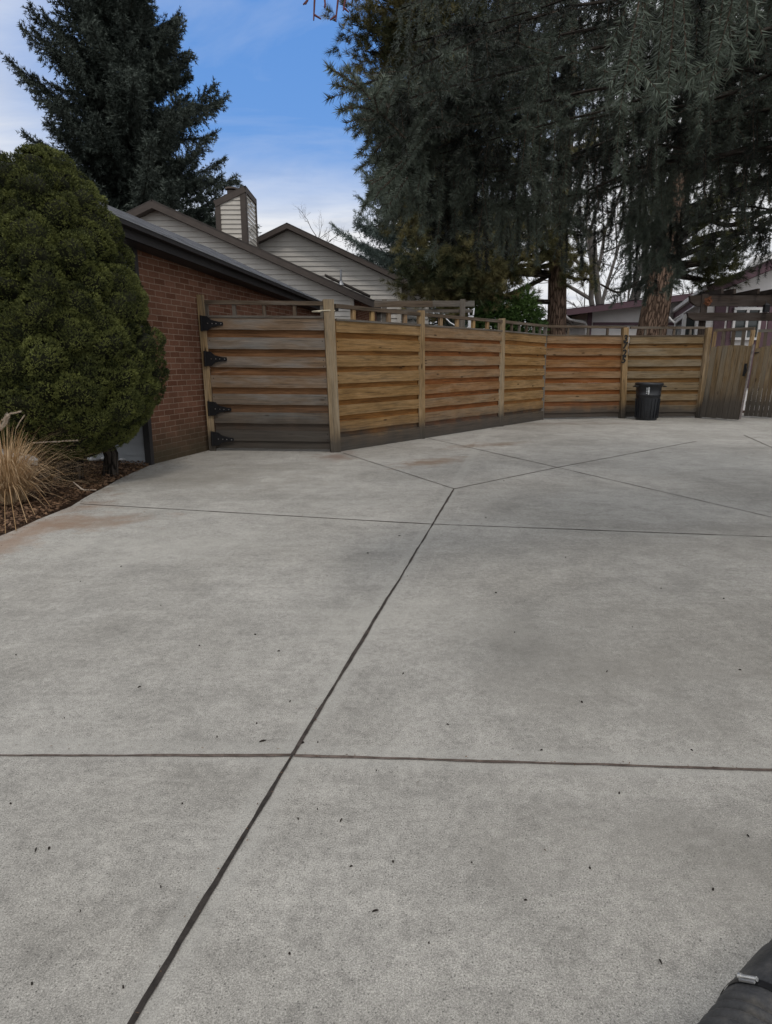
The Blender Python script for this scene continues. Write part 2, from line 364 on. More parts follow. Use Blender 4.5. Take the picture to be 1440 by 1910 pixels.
M['twig_maroon'] = m_plain('twig_maroon', (.12, .04, .045), .7, .3, 12)
def m_bark(name, lo, hi, sc=1.0):
    m, nt, b = mat(name, .95, .1); u = uvn(nt)
    uu = mapping(nt, u, (4.5 * sc, 15 * sc, 1)); w = mix(nt, .55, uu, noise(nt, uu, 1.2, 6, .65, col=True))
    v = N(nt, 'ShaderNodeTexVoronoi', feature='DISTANCE_TO_EDGE', ins={'Scale': 1.6}); L(nt, w, v.inputs['Vector'])
    n = noise(nt, mapping(nt, u, (4, 18, 1)), 1.6, 6, .7)
    h = ramp(nt, v.outputs['Distance'], [(0.0, 0.0), (.16, 1.0)])
    c = mix(nt, h, tuple(x * .5 for x in lo), ramp(nt, n, [(.3, lo), (.7, hi)]))
    L(nt, c, b.inputs['Base Color']); bump(nt, b, math_(nt, 'ADD', h, n), 1.0, .03); return m
M['bark_red'] = m_bark('bark_reddish', (.12, .078, .057), (.31, .215, .16))
M['bark_grey'] = m_bark('bark_grey', (.13, .115, .10), (.30, .27, .25))
M['bark_dark'] = m_bark('bark_dark', (.035, .03, .025), (.12, .10, .085))
def m_glass():
    m, nt, b = mat('dark_glass', .08, .6); b.inputs['Base Color'].default_value = (.05, .06, .06, 1); return m
M['glass'] = m_glass()
def m_rubber():
    m, nt, b = mat('dusty_rubber', .5, .4); p = geo(nt); n = noise(nt, p, 22, 6, .65); n2 = noise(nt, p, 260, 4, .7)
    c = ramp(nt, n, [(.35, (.020, .022, .025)), (.55, (.05, .05, .052)), (.75, (.13, .12, .105))])
    L(nt, mix(nt, .5, c, ramp(nt, n2, [(.3, .6), (.7, 1.5)]), 'MULTIPLY'), b.inputs['Base Color'])
    L(nt, ramp(nt, n, [(.3, .35), (.7, .8)]), b.inputs['Roughness']); bump(nt, b, n2, .25, .002); return m
M['rubber'] = m_rubber()

# ------------------------------------------------------------------ setting: ground, driveway, joints
mb = MB(); mb.face([(-400, -400, -.05), (400, -400, -.05), (400, 600, -.05), (-400, 600, -.05)])
tag(mb.build('ground', M['soil']), kind='structure')
PB = [g(393, 840), g(624, 842.5), None, None, g(1010, 782.5), g(1158, 779.5), g(1300, 779)]
def online(a, b, u):                      # point of the straight fence line a-b in column u
    k = (u - 720) / 1200 * math.cos(PITCH); ky = (u - 720) / 1200 * math.sin(PITCH) * EYE
    t = (k * a.y + ky - a.x) / ((b.x - a.x) - k * (b.y - a.y)); return a.lerp(b, t)
PB[2] = online(PB[1], PB[4], 783); PB[3] = online(PB[1], PB[4], 930)
WC = g(285, 866); WD = Vector((.2516, .9678, 0)); WN = Vector((WD.y, -WD.x, 0))
edge = [(-3.35, -8), (-3.05, 3.0), (-2.98, 4.8), (-2.95, 5.85), (-3.02, 6.5), (-3.08, 7.3), (-3.09, 8.4)]
edge += [tuple((WC + WD * 3.9)[:2])]
edge += [(-1.2, 12.2), (.9, 14.4), (3.2, 17.2), (12, 17.6), (14, 17), (14, 9.5), (8.5, 8.0), (5.6, 6.7), (4.1, 5.6), (3.5, 4.2), (3.4, -8)]
def dense(poly, step=.25, amp=.012):
    out = []
    for i, p in enumerate(poly):
        q = poly[(i + 1) % len(poly)]; d = math.dist(p, q); n = max(1, int(d / step))
        for k in range(n):
            t = k / n; out.append((p[0] + (q[0] - p[0]) * t + random.uniform(-amp, amp), p[1] + (q[1] - p[1]) * t + random.uniform(-amp, amp)))
    return out
ep = dense(edge); ep = ep[::-1]
mb = MB(); mb.face([(x, y, 0) for x, y in ep])
for i in range(len(ep)):
    a, c = ep[i], ep[(i + 1) % len(ep)]; mb.face([(a[0], a[1], 0), (a[0], a[1], -.15), (c[0], c[1], -.15), (c[0], c[1], 0)])
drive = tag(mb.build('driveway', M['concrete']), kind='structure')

def joint(a, b, w, tint=.5, seed=0, w2=None):
    a = Vector(a); b = Vector(b); d = b - a; n = max(2, int(d.length / .035)); s_ = Vector((-d.y, d.x, 0)).normalized()
    r = random.Random(seed); L_, R_ = [], []; o1 = o2 = 0.0
    for k in range(n + 1):
        t = k / n; p = a + d * t; o1 = o1 * .8 + r.uniform(-1, 1) * w * .13; o2 = o2 * .8 + r.uniform(-1, 1) * w * .13
        ww = w + ((w2 or w) - w) * t
        L_.append(p + s_ * (ww / 2 + o1)); R_.append(p - s_ * (ww / 2 + o2))
    mb = MB()
    for k in range(n): mb.face([R_[k] + Vector((0, 0, .003)), R_[k + 1] + Vector((0, 0, .003)), L_[k + 1] + Vector((0, 0, .003)), L_[k] + Vector((0, 0, .003))], None, tint)
    return mb
JX = g(545, 1410); JY = g(807, 978); JZ = g(847, 912)
j = MB()
def addj(*a, **k):
    q = joint(*a, **k); i = len(j.V); j.V += q.V; j.F += [tuple(x + i for x in f) for f in q.F]; j.UV += q.UV; j.T += q.T; j.SM += q.SM
s_ = (JX - g(245, 1910)).normalized()
addj(g(245, 1910) - s_ * 1.4, JX, .0135, tint=.05, seed=1); addj(JX, JY, .0135, tint=.2, seed=2); addj(JY, JZ, .015, tint=.3, seed=3)
addj(g(0, 1390) + Vector((-1.9, -.06, 0)), JX - Vector((.006, 0, 0)), .0115, tint=.75, seed=4); addj(JX + Vector((.006, 0, 0)), g(1440, 1433) + Vector((1.6, -.09, 0)), .0115, tint=.8, seed=5)
addj(g(150, 940), JY - Vector((.006, 0, 0)), .013, tint=.4, seed=6); addj(JY + Vector((.006, 0, 0)), g(1440, 1005) + Vector((1.0, -.1, 0)), .013, tint=.3, seed=7)
addj(JZ, g(640, 845), .013, tint=.4, seed=8)
addj(JZ, g(1040, 872), .017, tint=.4, seed=9); addj(g(1040, 872), g(1300, 823), .017, tint=.4, seed=10); addj(g(1300, 823), g(1440, 825), .009, tint=.9, seed=11)
addj(g(797, 817), g(1040, 872), .016, tint=.5, seed=12); addj(g(1040, 872), g(1440, 965), .012, tint=.5, seed=13)
addj(g(1388, 812), g(1440, 835), .02, tint=.5, seed=14); 
tag(j.build('expansion_joints', M['joint']), kind='structure')

# small dark leaf bits lying on the concrete
spots = [(476, 1184), (490, 1383), (686, 1032), (1055, 1040), (1132, 1253), (1085, 1310), (925, 1106), (752, 1257), (565, 1386), (593, 1385), (67, 1586), (92, 1583), (30, 1222), (260, 1282), (372, 1205), (702, 1438), (541, 1309), (405, 1375), (479, 1350), (906, 966), (940, 897), (1233, 1098), (835, 1352), (1350, 1117), (556, 1528), (636, 1531), (592, 1510), (733, 1608), (655, 1617), (300, 1655), (150, 1700), (1010, 1400), (880, 1610), (230, 1842), (1232, 1795), (60, 1836), (1155, 1480), (1290, 1400), (300, 1130), (150, 1085), (226, 1057), (610, 1075), (705, 1305), (745, 1000), (960, 1180), (1180, 1170), (1380, 1250), (415, 868), (760, 1075), (520, 1215), (120, 1340), (340, 1500), (980, 1680), (1100, 1620), (800, 1760), (700, 1700), (540, 1780), (20, 1500), (1395, 1560), (1330, 1660)]
for i, (u, v) in enumerate(spots):
    p = g(u, v); r = random.Random(i); mb = MB(); a = r.uniform(0, math.pi); big = 1.5 if i < 12 else 1.0
    ln = r.uniform(.0018, .0040) * big * (1 + p.y * .12); w = ln * r.uniform(.35, .6)
    if i % 3 == 1: ln *= 2.2; w *= .45
    top = [Vector((ln * .8 * x, w * .8 * y, .003 + .0035 * (1 - x * x))) for x, y in ((-1, 0), (-.5, .9), (.3, 1), (1, .1), (.4, -.8), (-.6, -1))]
    bot = [Vector((q.x * 1.15, q.y * 1.15, .0005)) for q in top]
    rm = Matrix.Rotation(a, 3, 'Z'); top = [rm @ q + p for q in top]; bot = [rm @ q + p for q in bot]
    mb.faces_idx(top + bot, [(5, 4, 3, 2, 1, 0)] + [(k, (k + 1) % 6, 6 + (k + 1) % 6, 6 + k) for k in range(6)] + [tuple(range(6, 12))], smooth=False)
    o = mb.build('leaf_bit', M['debris']); tag(o, 'tiny dark crumb of dry leaf lying on the pale concrete driveway', 'leaf crumb', 'dark leaf crumbs scattered on the driveway')

# ------------------------------------------------------------------ brick house on the left
hz = thing('brick_house', WC, 'low red brick house with dark gutter and grey shingle roof behind the dwarf spruce', 'house')
LEN = 6.6
A0 = WC; A1 = WC + WD * LEN
mb = MB(); ZT = 2.74; ZF = 2.42
mb.face([A0 + Vector((0, 0, -.1)), A1 + Vector((0, 0, -.1)), A1 + Vector((0, 0, ZF)), A0 + Vector((0, 0, ZT))], [(0, -.1), (LEN, -.1), (LEN, ZF), (0, ZT)])
B1 = A1 - WN * 3.4
mb.face([A1 + Vector((0, 0, -.1)), B1 + Vector((0, 0, -.1)), B1 + Vector((0, 0, ZF)), A1 + Vector((0, 0, ZF))], [(0, -.1), (7, -.1), (7, ZT), (0, ZT)])
mb.build('brick_wall', M['brick'], hz)
mb = MB()    # pale grey lap siding of the front wall
FW = -WN
for k in range(16):
    z0 = -.05 + k * .163; p = A0 - WN * .08
    mb.face([p + Vector((0, 0, z0)) - WD * .012, p + FW * 3.4 + Vector((0, 0, z0)) - WD * .012, p + FW * 3.4 + Vector((0, 0, z0 + .163)), p + Vector((0, 0, z0 + .163))][::-1])
    mb.face([p + Vector((0, 0, z0)) - WD * .012, p + FW * 3.4 + Vector((0, 0, z0)) - WD * .012, p + FW * 3.4 + Vector((0, 0, z0)), p + Vector((0, 0, z0))])
mb.build('siding_wall', M['grey_siding'], hz)
mb = MB(); mb.beam(A0 - WN * .02 - WD * .03 + Vector((0, 0, -.05)), A0 - WN * .02 - WD * .03 + Vector((0, 0, ZT)), .09, .07, up=WD, tint=.3)
mb.build('corner_board', M['fascia'], hz)
OV = .24; e0, e1 = -1.0, 6.75
def ev(s, out=OV, z=0.0): return WC + WD * s + WN * out + Vector((0, 0, z))
zt = lambda s: 2.885 - .053 * (s + .9)          # top of the eave, dropping gently away
mb = MB(); mb.beam(ev(e0, OV, zt(e0) - .09), ev(e1, OV, zt(e1) - .08), .035, .14, h2=.12, tint=.4)
mb.beam(ev(e1, OV, zt(e1) - .08), ev(e1, OV - 4, zt(e1) - .08), .035, .12, tint=.4)
mb.build('fascia_board', M['fascia'], hz)
mb = MB(); mb.beam(ev(e0, OV + .06, zt(e0) - .035), ev(e1, OV + .06, zt(e1) - .03), .10, .05, tint=.4)
mb.build('gutter', M['fascia'], hz)
mb = MB(); mb.beam(ev(e0, OV + .075, zt(e0) - .006), ev(e1, OV + .075, zt(e1) - .004), .09, .007, tint=.4); mb.build('drip_edge', M['drip'], hz)
mb = MB(); mb.face([ev(e0, -.02, zt(e0) - .17), ev(e1, -.02, zt(e1) - .13), ev(e1, OV, zt(e1) - .13), ev(e0, OV, zt(e0) - .17)]); mb.build('soffit', M['fascia'], hz)
mb = MB(); RUN = 2.0; zr_ = lambda s: 3.77 - .043 * (s + .9)
E0 = ev(e0, OV + .10, zt(e0)); E1 = ev(e1, OV + .10, zt(e1))
R1_ = ev(4.75, OV + .10 - RUN, zr_(4.75)); R0_ = ev(e0, OV + .10 - RUN, zr_(e0))
X1 = ev(e1, OV + .1 - 2 * RUN, zt(e1)); X0 = ev(e0, OV + .1 - 2 * RUN, zt(e0))
sl = math.hypot(RUN, .9)
mb.face([E0, E1, R1_, R0_], [(0, 0), (e1 - e0, 0), (4.75 - e0, sl), (0, sl)])
mb.face([E1, X1, R1_], [(0, 0), (2 * RUN, 0), (RUN, sl)]); mb.face([X1, X0, R0_, R1_], [(0, 0), (e1 - e0, 0), (e1 - e0, sl), (RUN, sl)])
mb.face([X0, E0, R0_], [(0, 0), (2 * RUN, 0), (RUN, sl)])
mb.build('roof', M['shingle'], hz)

# ------------------------------------------------------------------ fences
def rows(z0, z1, pitch=.262):
    out = []; z = z1
    while z > z0 + .05:
        out.append(z); z -= pitch
    return out
def outward(a, b):       # side of the fence that faces the driveway
    d = (b - a).normalized(); return Vector((d.y, -d.x, 0))
def wob(a, b, mbx, w, h, tint, up, n=6, amp=.004, seed=0):
    r = random.Random(seed); pts = [a + (b - a) * (k / n) for k in range(n + 1)]
    of = [r.uniform(-amp, amp) for _ in pts]; u0 = r.random() * 9; v0 = r.random() * 9
    ax = (b - a).normalized(); s_ = ax.cross(up).normalized(); ln = (b - a).length
    lean = r.uniform(-.006, .004)
    secs = []
    for p, o in zip(pts, of):
        z = Vector((0, 0, o)); secs.append([p - s_ * w / 2 + up * (-h / 2) + z, p + s_ * (w / 2 + lean + .006) + up * (-h / 2) + z, p + s_ * (w / 2 + lean) + up * (h / 2) + z * .3, p - s_ * w / 2 + up * (h / 2) + z * .3])
    for k in range(n):
        A, B = secs[k], secs[k + 1]; x0, x1 = ln * k / n + u0, ln * (k + 1) / n + u0
        acc = v0
        for i in range(4):
            jx = (i + 1) % 4; e = (w if i % 2 == 0 else h); mbx.face([A[i], A[jx], B[jx], B[i]], [(x0, acc), (x0, acc + e), (x1, acc + e), (x1, acc)], tint); acc += e
    mbx.face(secs[0][::-1], [(u0, v0)] * 4, tint); mbx.face(secs[-1], [(u0, v0)] * 4, tint)
def panel(a, b, z0, z1a, z1b, seed, kick=True):
    """lapped boards: wide proud boards over recessed ones"""
    o = outward(a, b); mbx = MB(); r = random.Random(seed); back = MB(); up = Vector((0, 0, 1))
    ks = .20 if kick else .02
    pitch = (z1a - z0 - ks) / 7.0
    for i in range(7):
        ta = z1a - i * pitch; tb = z1b - i * (z1b - z0 - ks) / 7.0
        h = .168 + r.uniform(-.016, .014)
        wob(a + o * .018 + Vector((0, 0, ta - h / 2)), b + o * .018 + Vector((0, 0, tb - h / 2)), mbx, .022, h, .5 + .5 * r.random(), up, seed=seed * 31 + i)
        dd_ = (b - a).normalized()
        for en, sg in ((a, 1), (b, -1)):
            zc_ = (ta if sg > 0 else tb)
            for zz_ in (.045, .13): q_ = en + dd_ * sg * r.uniform(.02, .045) + o * .030 + Vector((0, 0, zc_ - zz_)); mbx.beam(q_, q_ + o * .003, .011, .013, tint=-1)
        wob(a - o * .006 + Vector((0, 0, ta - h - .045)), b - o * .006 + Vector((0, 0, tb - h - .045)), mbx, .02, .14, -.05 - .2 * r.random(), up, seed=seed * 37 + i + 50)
    if kick:
        wob(a + o * .03 + Vector((0, 0, z0 + .105)), b + o * .03 + Vector((0, 0, z0 + .105)), mbx, .035, .20, r.random(), up, seed=seed + 99, amp=.002)
    return mbx
def lattice(a, b, z0a, z0b, z1a, z1b, n, seed, blk=.085, thick=.045):
    mbx = MB(); o = outward(a, b); r = random.Random(seed)
    mbx.beam(a + Vector((0, 0, z1a - .03)), b + Vector((0, 0, z1b - .03)), .075, .055)
    mbx.beam(a + Vector((0, 0, z0a + .016)), b + Vector((0, 0, z0b + .016)), .085, .03)
    mb2 = []
    for k in range(n):
        t = (k + 1) / (n + 1) + r.uniform(-.012, .012); p = a + (b - a) * t; zz0 = z0a + (z0b - z0a) * t; zz1 = z1a + (z1b - z1a) * t
        mb2.append(MB().beam(p + Vector((0, 0, zz0 + .033)), p + Vector((0, 0, zz1 - .06)), blk, thick, up=o))
    return mbx, mb2
def post(a, zt, w=.10, lean=(0, 0)):
    mbx = MB(); t = Vector((a.x + lean[0], a.y + lean[1], zt)); d = w * .5
    mbx.beam(Vector((a.x, a.y, -.03)), t, w, w, up=(0.2, -1, 0)); return mbx

fl = thing('slat_fence', (PB[1] + PB[4]) / 2, 'golden side fence of lapped horizontal boards running from the gate to the corner', 'fence')
zat = lambda u, v, p: at(u, v, p.y).z
solid = [1.97] + [zat(u, v, PB[i + 1]) for i, (u, v) in enumerate(((620, 598), (783, 608.5), (932, 619), (1010, 626.5), (1162, 628), (1316, 627)))]
top = [2.21] + [zat(u, v, PB[i + 1]) for i, (u, v) in enumerate(((618, 566), (781, 583), (932, 597), (1010, 606), (1163, 608.5), (1318, 609)))]
mats = ['fence', 'fence_red', 'fence']
for i in range(3):
    a, b = PB[i + 1].copy(), PB[i + 2].copy(); d = (b - a).normalized()
    a += d * (.05 if i == 0 else .05); b -= d * (.05 if i < 2 else .0)
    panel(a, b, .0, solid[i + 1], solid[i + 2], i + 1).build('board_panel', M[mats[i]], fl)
    rr, bb = lattice(a, b, solid[i + 1], solid[i + 2], top[i + 1] + .0, top[i + 2], [4, 4, 5][i], i + 3, blk=[.075, .085, .045][i])
    rr.build('top_rail', M['lattice'], fl); [q_.build('baluster', M['lattice_gold' if i < 2 else 'lattice'], fl) for q_ in bb]
o = outward(PB[1], PB[2])
for i, (p, w, ln_) in enumerate(((PB[1], .15, (-.07, 0)), (PB[2], .115, (-.035, 0)), (PB[3], .12, (-.05, 0)))):
    post(p + o * (.02 if i == 0 else .03), top[i + 1] + (.05 if i == 0 else .03), w, ln_).build('post', M['post'], fl)

fr = thing('slat_fence', (PB[4] + PB[6]) / 2, 'orange brown back fence of lapped horizontal boards with house number post', 'fence')
for i in range(2):
    a, b = PB[4 + i].copy(), PB[5 + i].copy(); d = (b - a).normalized()
    if i == 0: a += d * .02
    b -= d * .05; a += d * (.05 if i else 0)
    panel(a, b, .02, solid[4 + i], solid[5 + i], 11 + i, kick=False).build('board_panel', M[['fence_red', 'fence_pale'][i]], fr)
    rr, bb = lattice(a, b, solid[4 + i], solid[5 + i], top[4 + i], top[5 + i], [3, 4][i], 23 + i, blk=.05)
    rr.build('top_rail', M['lattice'], fr); [q_.build('baluster', M['lattice'], fr) for q_ in bb]
o2 = outward(PB[4], PB[6])
post(PB[4] + o2 * .01, 2.12, .07, (-.03, 0)).build('post', M['lattice'], fr)
np_ = post(PB[5] + o2 * .05, 2.13, .13, (-.10, 0)).build('post', M['post'], fr)
post(PB[6] + o2 * .045, 2.14, .115, (.03, 0)).build('post', M['post'], fr)
def digit(ch, centre, size, parent, ang):
    cu = bpy.data.curves.new('t', 'FONT'); cu.body = ch; cu.size = size; cu.extrude = .006; cu.offset = .0055; cu.shear = .12; cu.align_x = 'CENTER'; cu.align_y = 'CENTER'; cu.resolution_u = 4
    to = bpy.data.objects.new('t', cu); COL.objects.link(to); dg = bpy.context.evaluated_depsgraph_get(); dg.update()
    me = bpy.data.meshes.new_from_object(to.evaluated_get(dg)); bpy.data.objects.remove(to)
    mw = Matrix.Translation(centre - root_of(parent).location) @ Matrix.Rotation(ang, 4, 'Z') @ Matrix.Rotation(R(90), 4, 'X')
    me.transform(mw); me.name = 'house_number'; me.materials.clear(); me.materials.append(M['digit'])
    ob = bpy.data.objects.new('house_number', me); COL.objects.link(ob); ob.parent = parent; return ob
for ch, (u, v) in zip('3725', ((1163.5, 632), (1162.5, 645), (1161.5, 659), (1160, 671.5))):
    q = at(u, v, PB[5].y - .09); q.y = PB[5].y - .137; q.x += .022; digit(ch, q, .215, np_, 0)

# fastening left gate
P0, P1 = PB[0], PB[1]; gd = (P1 - P0).normalized(); go = outward(P0, P1)
gt = thing('wooden_gate', P0, 'weathered grey driveway gate of lapped boards with four black strap hinges', 'gate')
a = P0 + gd * .12 + go * .01; b = P1 - gd * .055 + go * .01
GS = Vector((-.035, 0, 0))
def lean_x(m_, k_):
    m_.V = [(v[0] - k_ * v[2], v[1], v[2]) for v in m_.V]; return m_
lean_x(panel(a, b, .02, 1.95, 1.93, 41, kick=False), .032).build('board_panel', M['gate'], gt)
rr, bb = lattice(a, b, 1.955, 1.935, 2.20, 2.17, 3, 44, blk=.05, thick=.05)
bb.append(MB().beam(a + Vector((.02, 0, 1.98)), a + Vector((.02, 0, 2.15)), .05, .05, up=go)); bb.append(MB().beam(b + Vector((-.02, 0, 1.96)), b + Vector((-.02, 0, 2.12)), .05, .05, up=go))
lean_x(rr, .032).build('top_rail', M['lattice'], gt)
for q_ in bb: lean_x(q_, .032).build('baluster', M['lattice'], gt)
post(P0 + gd * .045 + go * .02, 2.27, .10, (-.05, 0)).build('post', M['post'], gt)
for (u0, v0, u1, v1) in ((376, 603, 417, 604), (383, 669, 424, 670), (390, 762, 432, 764), (396, 818, 437, 820)):
    p = at(u0, v0, P0.y - .075); q = at(u1, v1, P0.y - .065); mb = MB(); f = Vector((go.x, go.y, 0)) * .02
    dx = (q - p); h = .105; prof = [(0, 1), (.10, 1), (.28, .95), (.45, .5), (.8, .26), (.97, .26), (1.0, 0)]
    up_ = [p + dx * x + Vector((0, 0, h * y)) for x, y in prof]; dn = [p + dx * x - Vector((0, 0, h * y)) for x, y in prof[:-1]][::-1]
    ring = up_ + dn; n = len(ring); fr_ = [v + f for v in ring]; bk = [v for v in ring]
    mb.faces_idx(fr_ + bk, [tuple(range(n))[::-1]] + [(k, (k + 1) % n, n + (k + 1) % n, n + k) for k in range(n)], smooth=False)
    mb.tube([p + Vector((-.0, 0, -h * 1.05)) + f * .8, p + Vector((0, 0, h * 1.05)) + f * .8], .016, 8)
    hg = mb.build('hinge', M['black_metal'], gt)
    for x in (.3, .5, .68, .9): c = p + dx * x + f; MB().tube([c, c + f * .4], .008, 6).build('bolt', M['bolt'], hg)
# cream cord looped round gate and post
c0 = at(597, 586, P1.y - .02); r1 = MB(); pts = []
for k in range(25):
    t = 2 * math.pi * k / 24; pts.append(Vector((P1.x - .075 - .05 + .165 * math.cos(t), P1.y + .01 + .115 * math.sin(t), 2.035 + .008 * math.cos(t))))
r1.tube(pts, .008, 6, cap=False); r1.tube([pts[16] + Vector((0, -.004, -.002)), pts[17] + Vector((0, -.01, -.012)), pts[18] + Vector((.0, -.006, .004))], .008, 6)
tag(r1.build('cord', M['cord']), 'cream cord looped round the gate edge and the thick fence post', 'cord')

# vertical plank gates at the right
def plank_gate(u0, v0, u1, v1, label, nb, lean, arch, seed, Ya=None):
    a = g(u0, v0); b = g(u1, v1); d = (b - a).normalized(); ln = (b - a).length; o = Vector((d.y, -d.x, 0)); r = random.Random(seed)
    t = thing('plank_gate', a, label, 'gate'); mb = MB(); w = ln / nb
    for k in range(nb):
        x = (k + .5) * w; s_ = (k + .5) / nb; zt = 1.70 + arch(s_); p = a + d * x + o * r.uniform(-.003, .003)
        mb.beam(p + Vector((0, 0, .03 + r.uniform(0, .015))), p + Vector((lean, 0, zt)), w * .94, .022, up=o)
    mb.build('planks', M['gate_plank'], t)
    fm = [MB().beam(a - o * .03 + Vector((lean, 0, 2.06)), b - o * .03 + Vector((lean, 0, 2.06)), .05, .07),
          MB().beam(a - o * .03 + Vector((0, 0, .35)), b - o * .03 + Vector((0, 0, .35)), .04, .09),
          MB().beam(a - o * .03 + Vector((lean * .8, 0, 1.62)), b - o * .03 + Vector((lean * .8, 0, 1.62)), .04, .09)]
    for q_ in fm: q_.build('rail', M['lattice'], t)
    for q_, w_ in ((a + d * .03, .07), (b - d * .03, .08)): MB().beam(q_ - o * .03 + Vector((lean * .02, 0, .05)), q_ - o * .03 + Vector((lean, 0, 2.03)), w_, .05, up=o).build('stile', M['post'], t)
    nn = 3 if nb < 9 else 5
    for k in range(nn):
        p = a + d * ln * (k + 1) / (nn + 1) - o * .03 + Vector((lean, 0, 0)); MB().beam(p + Vector((0, 0, 1.67)), p + Vector((0, 0, 2.024)), .075, .03, up=o).build('baluster', M['lattice'], t)
    return t, a, b, d, o
t, ga, gb, gdd, goo = plank_gate(1305.5, 780.5, 1377, 786, 'narrow vertical plank gate leaf standing slightly ajar beside the fence post', 7, .10, lambda s: .03 * math.sin(s * 3.1) - .02, 3)
mb = MB(); p = gb + goo * .03 + Vector((.10, 0, 1.0)); mb.beam(p + Vector((-.09, 0, .02)), p + Vector((-.07, 0, .30)), .045, .03, up=goo); mb.tube([p + Vector((-.09, -.02, .05)), p + Vector((-.06, -.06, .14)), p + Vector((-.07, -.02, .25))], .012, 6)
mb.build('handle', M['black_metal'], t)
mb = MB(); mb.beam(gb + goo * .0 + gdd * .035 + Vector((0, 0, .05)), gb + gdd * .035 + Vector((.10, 0, 1.72)), .03, .04, up=goo); mb.build('edge_strip', M['edge'], t)
t2, ga2, gb2, _, _ = plank_gate(1387, 779, 1475, 783, 'wider vertical plank gate leaf at the right edge with arched top', 10, .09, lambda s: .10 * math.sin(s * 3.1) - .06, 5)
mb = MB(); p = ga2 + Vector((.08, -.03, 0)); mb.beam(p + Vector((-.02, 0, 1.55)), p + Vector((.16, 0, 1.58)), .06, .02); mb.build('hinge', M['black_metal'], t2)

# rubbish bin
bp = g(1205, 783); bp.z = 0
bn = thing('rubbish_bin', bp, 'round black plastic rubbish bin standing by the back fence', 'bin')
mb = MB(); H = .80; prof = [(0, .225), (.02, .235), (.25, .25), (.5, .268), (.56, .27), (.565, .278), (.60, .278), (.605, .272), (.80, .285), (.805, .315), (.84, .318), (.865, .305)]
def lathe(mbx, c, prof, n=36, inner=None, tint=.5):
    V = []; Fc = []
    for z, r in prof: V += [c + Vector((r * math.cos(2 * math.pi * k / n), r * math.sin(2 * math.pi * k / n), z)) for k in range(n)]
    for i in range(len(prof) - 1): Fc += [(i * n + k, i * n + (k + 1) % n, (i + 1) * n + (k + 1) % n, (i + 1) * n + k) for k in range(n)]
    mbx.faces_idx(V, Fc, tint, True); return mbx
lathe(mb, bp, prof + [(.86, .28), (.06, .21), (.05, .0)], 40)
for k in range(20):
    aa = 2 * math.pi * k / 20; c = bp + Vector((.253 * math.cos(aa), .253 * math.sin(aa), 0)); e = bp + Vector((.268 * math.cos(aa), .268 * math.sin(aa), 0))
    mb.beam(c + Vector((0, 0, .05)), e + Vector((0, 0, .5)), .012, .02, up=(math.cos(aa), math.sin(aa), 0))
mb.build('bin_body', M['bin'], bn)
for sx in (-1, 1):
    mb = MB(); c = bp + Vector((sx * .30, -.05, .79)); mb.tube([c + Vector((0, -.09, 0)), c + Vector((sx * .05, -.08, -.01)), c + Vector((sx * .06, 0, -.01)), c + Vector((sx * .05, .08, -.01)), c + Vector((0, .09, 0))], .014, 8)
    mb.build('handle', M['bin'], bn)
mb = MB()
for (a0, a1) in ((238, 243.5), (246, 252)):
    if a0 < 245:
        for k in range(4):
            q0, q1 = R(a0), R(a1); z = .62 + k * .038; mb.face([bp + Vector((.281 * math.cos(q0), .281 * math.sin(q0), z)), bp + Vector((.281 * math.cos(q1), .281 * math.sin(q1), z)), bp + Vector((.285 * math.cos(q1), .285 * math.sin(q1), z + .02)), bp + Vector((.285 * math.cos(q0), .285 * math.sin(q0), z + .02))])
    else:
        q0, q1 = R(a0), R(a1); mb.face([bp + Vector((.281 * math.cos(q0), .281 * math.sin(q0), .60)), bp + Vector((.281 * math.cos(q1), .281 * math.sin(q1), .60)), bp + Vector((.287 * math.cos(q1), .287 * math.sin(q1), .77)), bp + Vector((.287 * math.cos(q0), .287 * math.sin(q0), .77))])
mb.build('bin_sticker', M['bin_label'], bn)

# ------------------------------------------------------------------ pergolas, lamp post behind the fence
pg = thing('pergola', at(1350, 700, 16.6) * 1.0, 'dark brown timber pergola with notched beams above the plank gates', 'pergola'); pg.location.z = 0
def notched(mbx, u0, v0, v1, x1, Y, w=.09):
    tl = at(u0, v0, Y); bl = at(u0, v1, Y); h = tl.z - bl.z; x0 = tl.x; zc = bl.z
    pr_ = [(x0, zc + h * .95), (x0 + .02, zc + h), (x1, zc + h), (x1, zc), (x0 + .20, zc), (x0 + .14, zc + h * .12), (x0 + .03, zc + h * .45)]
    n = len(pr_); fr_ = [Vector((x, Y, z)) for x, z in pr_]; bk = [Vector((x, Y + w, z)) for x, z in pr_]
    mbx.faces_idx(fr_ + bk, [tuple(range(n))[::-1], tuple(range(n, 2 * n))] + [(k, (k + 1) % n, n + (k + 1) % n, n + k) for k in range(n)], .5, False, uvf=lambda p: (p[0], p[2]))
for (u, v0, v1, Y) in ((1287, 551, 571, 16.5), (1283, 583, 598, 16.35)):
    mb = MB(); notched(mb, u, v0, v1, 12.5, Y); mb.build('beam', M['pergola'], pg)
for u in (1301, 1470):
    p = at(u, 640, 16.45); mb = MB(); mb.beam(Vector((p.x + .08, 16.49, -.05)), Vector((p.x + .08, 16.49, 2.95)), .16, .045, up=(0, 1, 0)); mb.build('post', M['pergola'], pg)
for k, u in enumerate((1343, 1366, 1410, 1441, 1475)):
    p = at(u, 551, 16.5); mb = MB(); mb.face
    a_ = Vector((p.x + .16, 18.2, p.z + .09)); b_ = Vector((p.x, 16.40, p.z + .09)); mb.beam(a_, b_, .055, .17, h2=.12); mb.build('rafter', M['pergola'], pg)
c = at(1320, 562, 16.44); mb = MB(); r = random.Random(5)
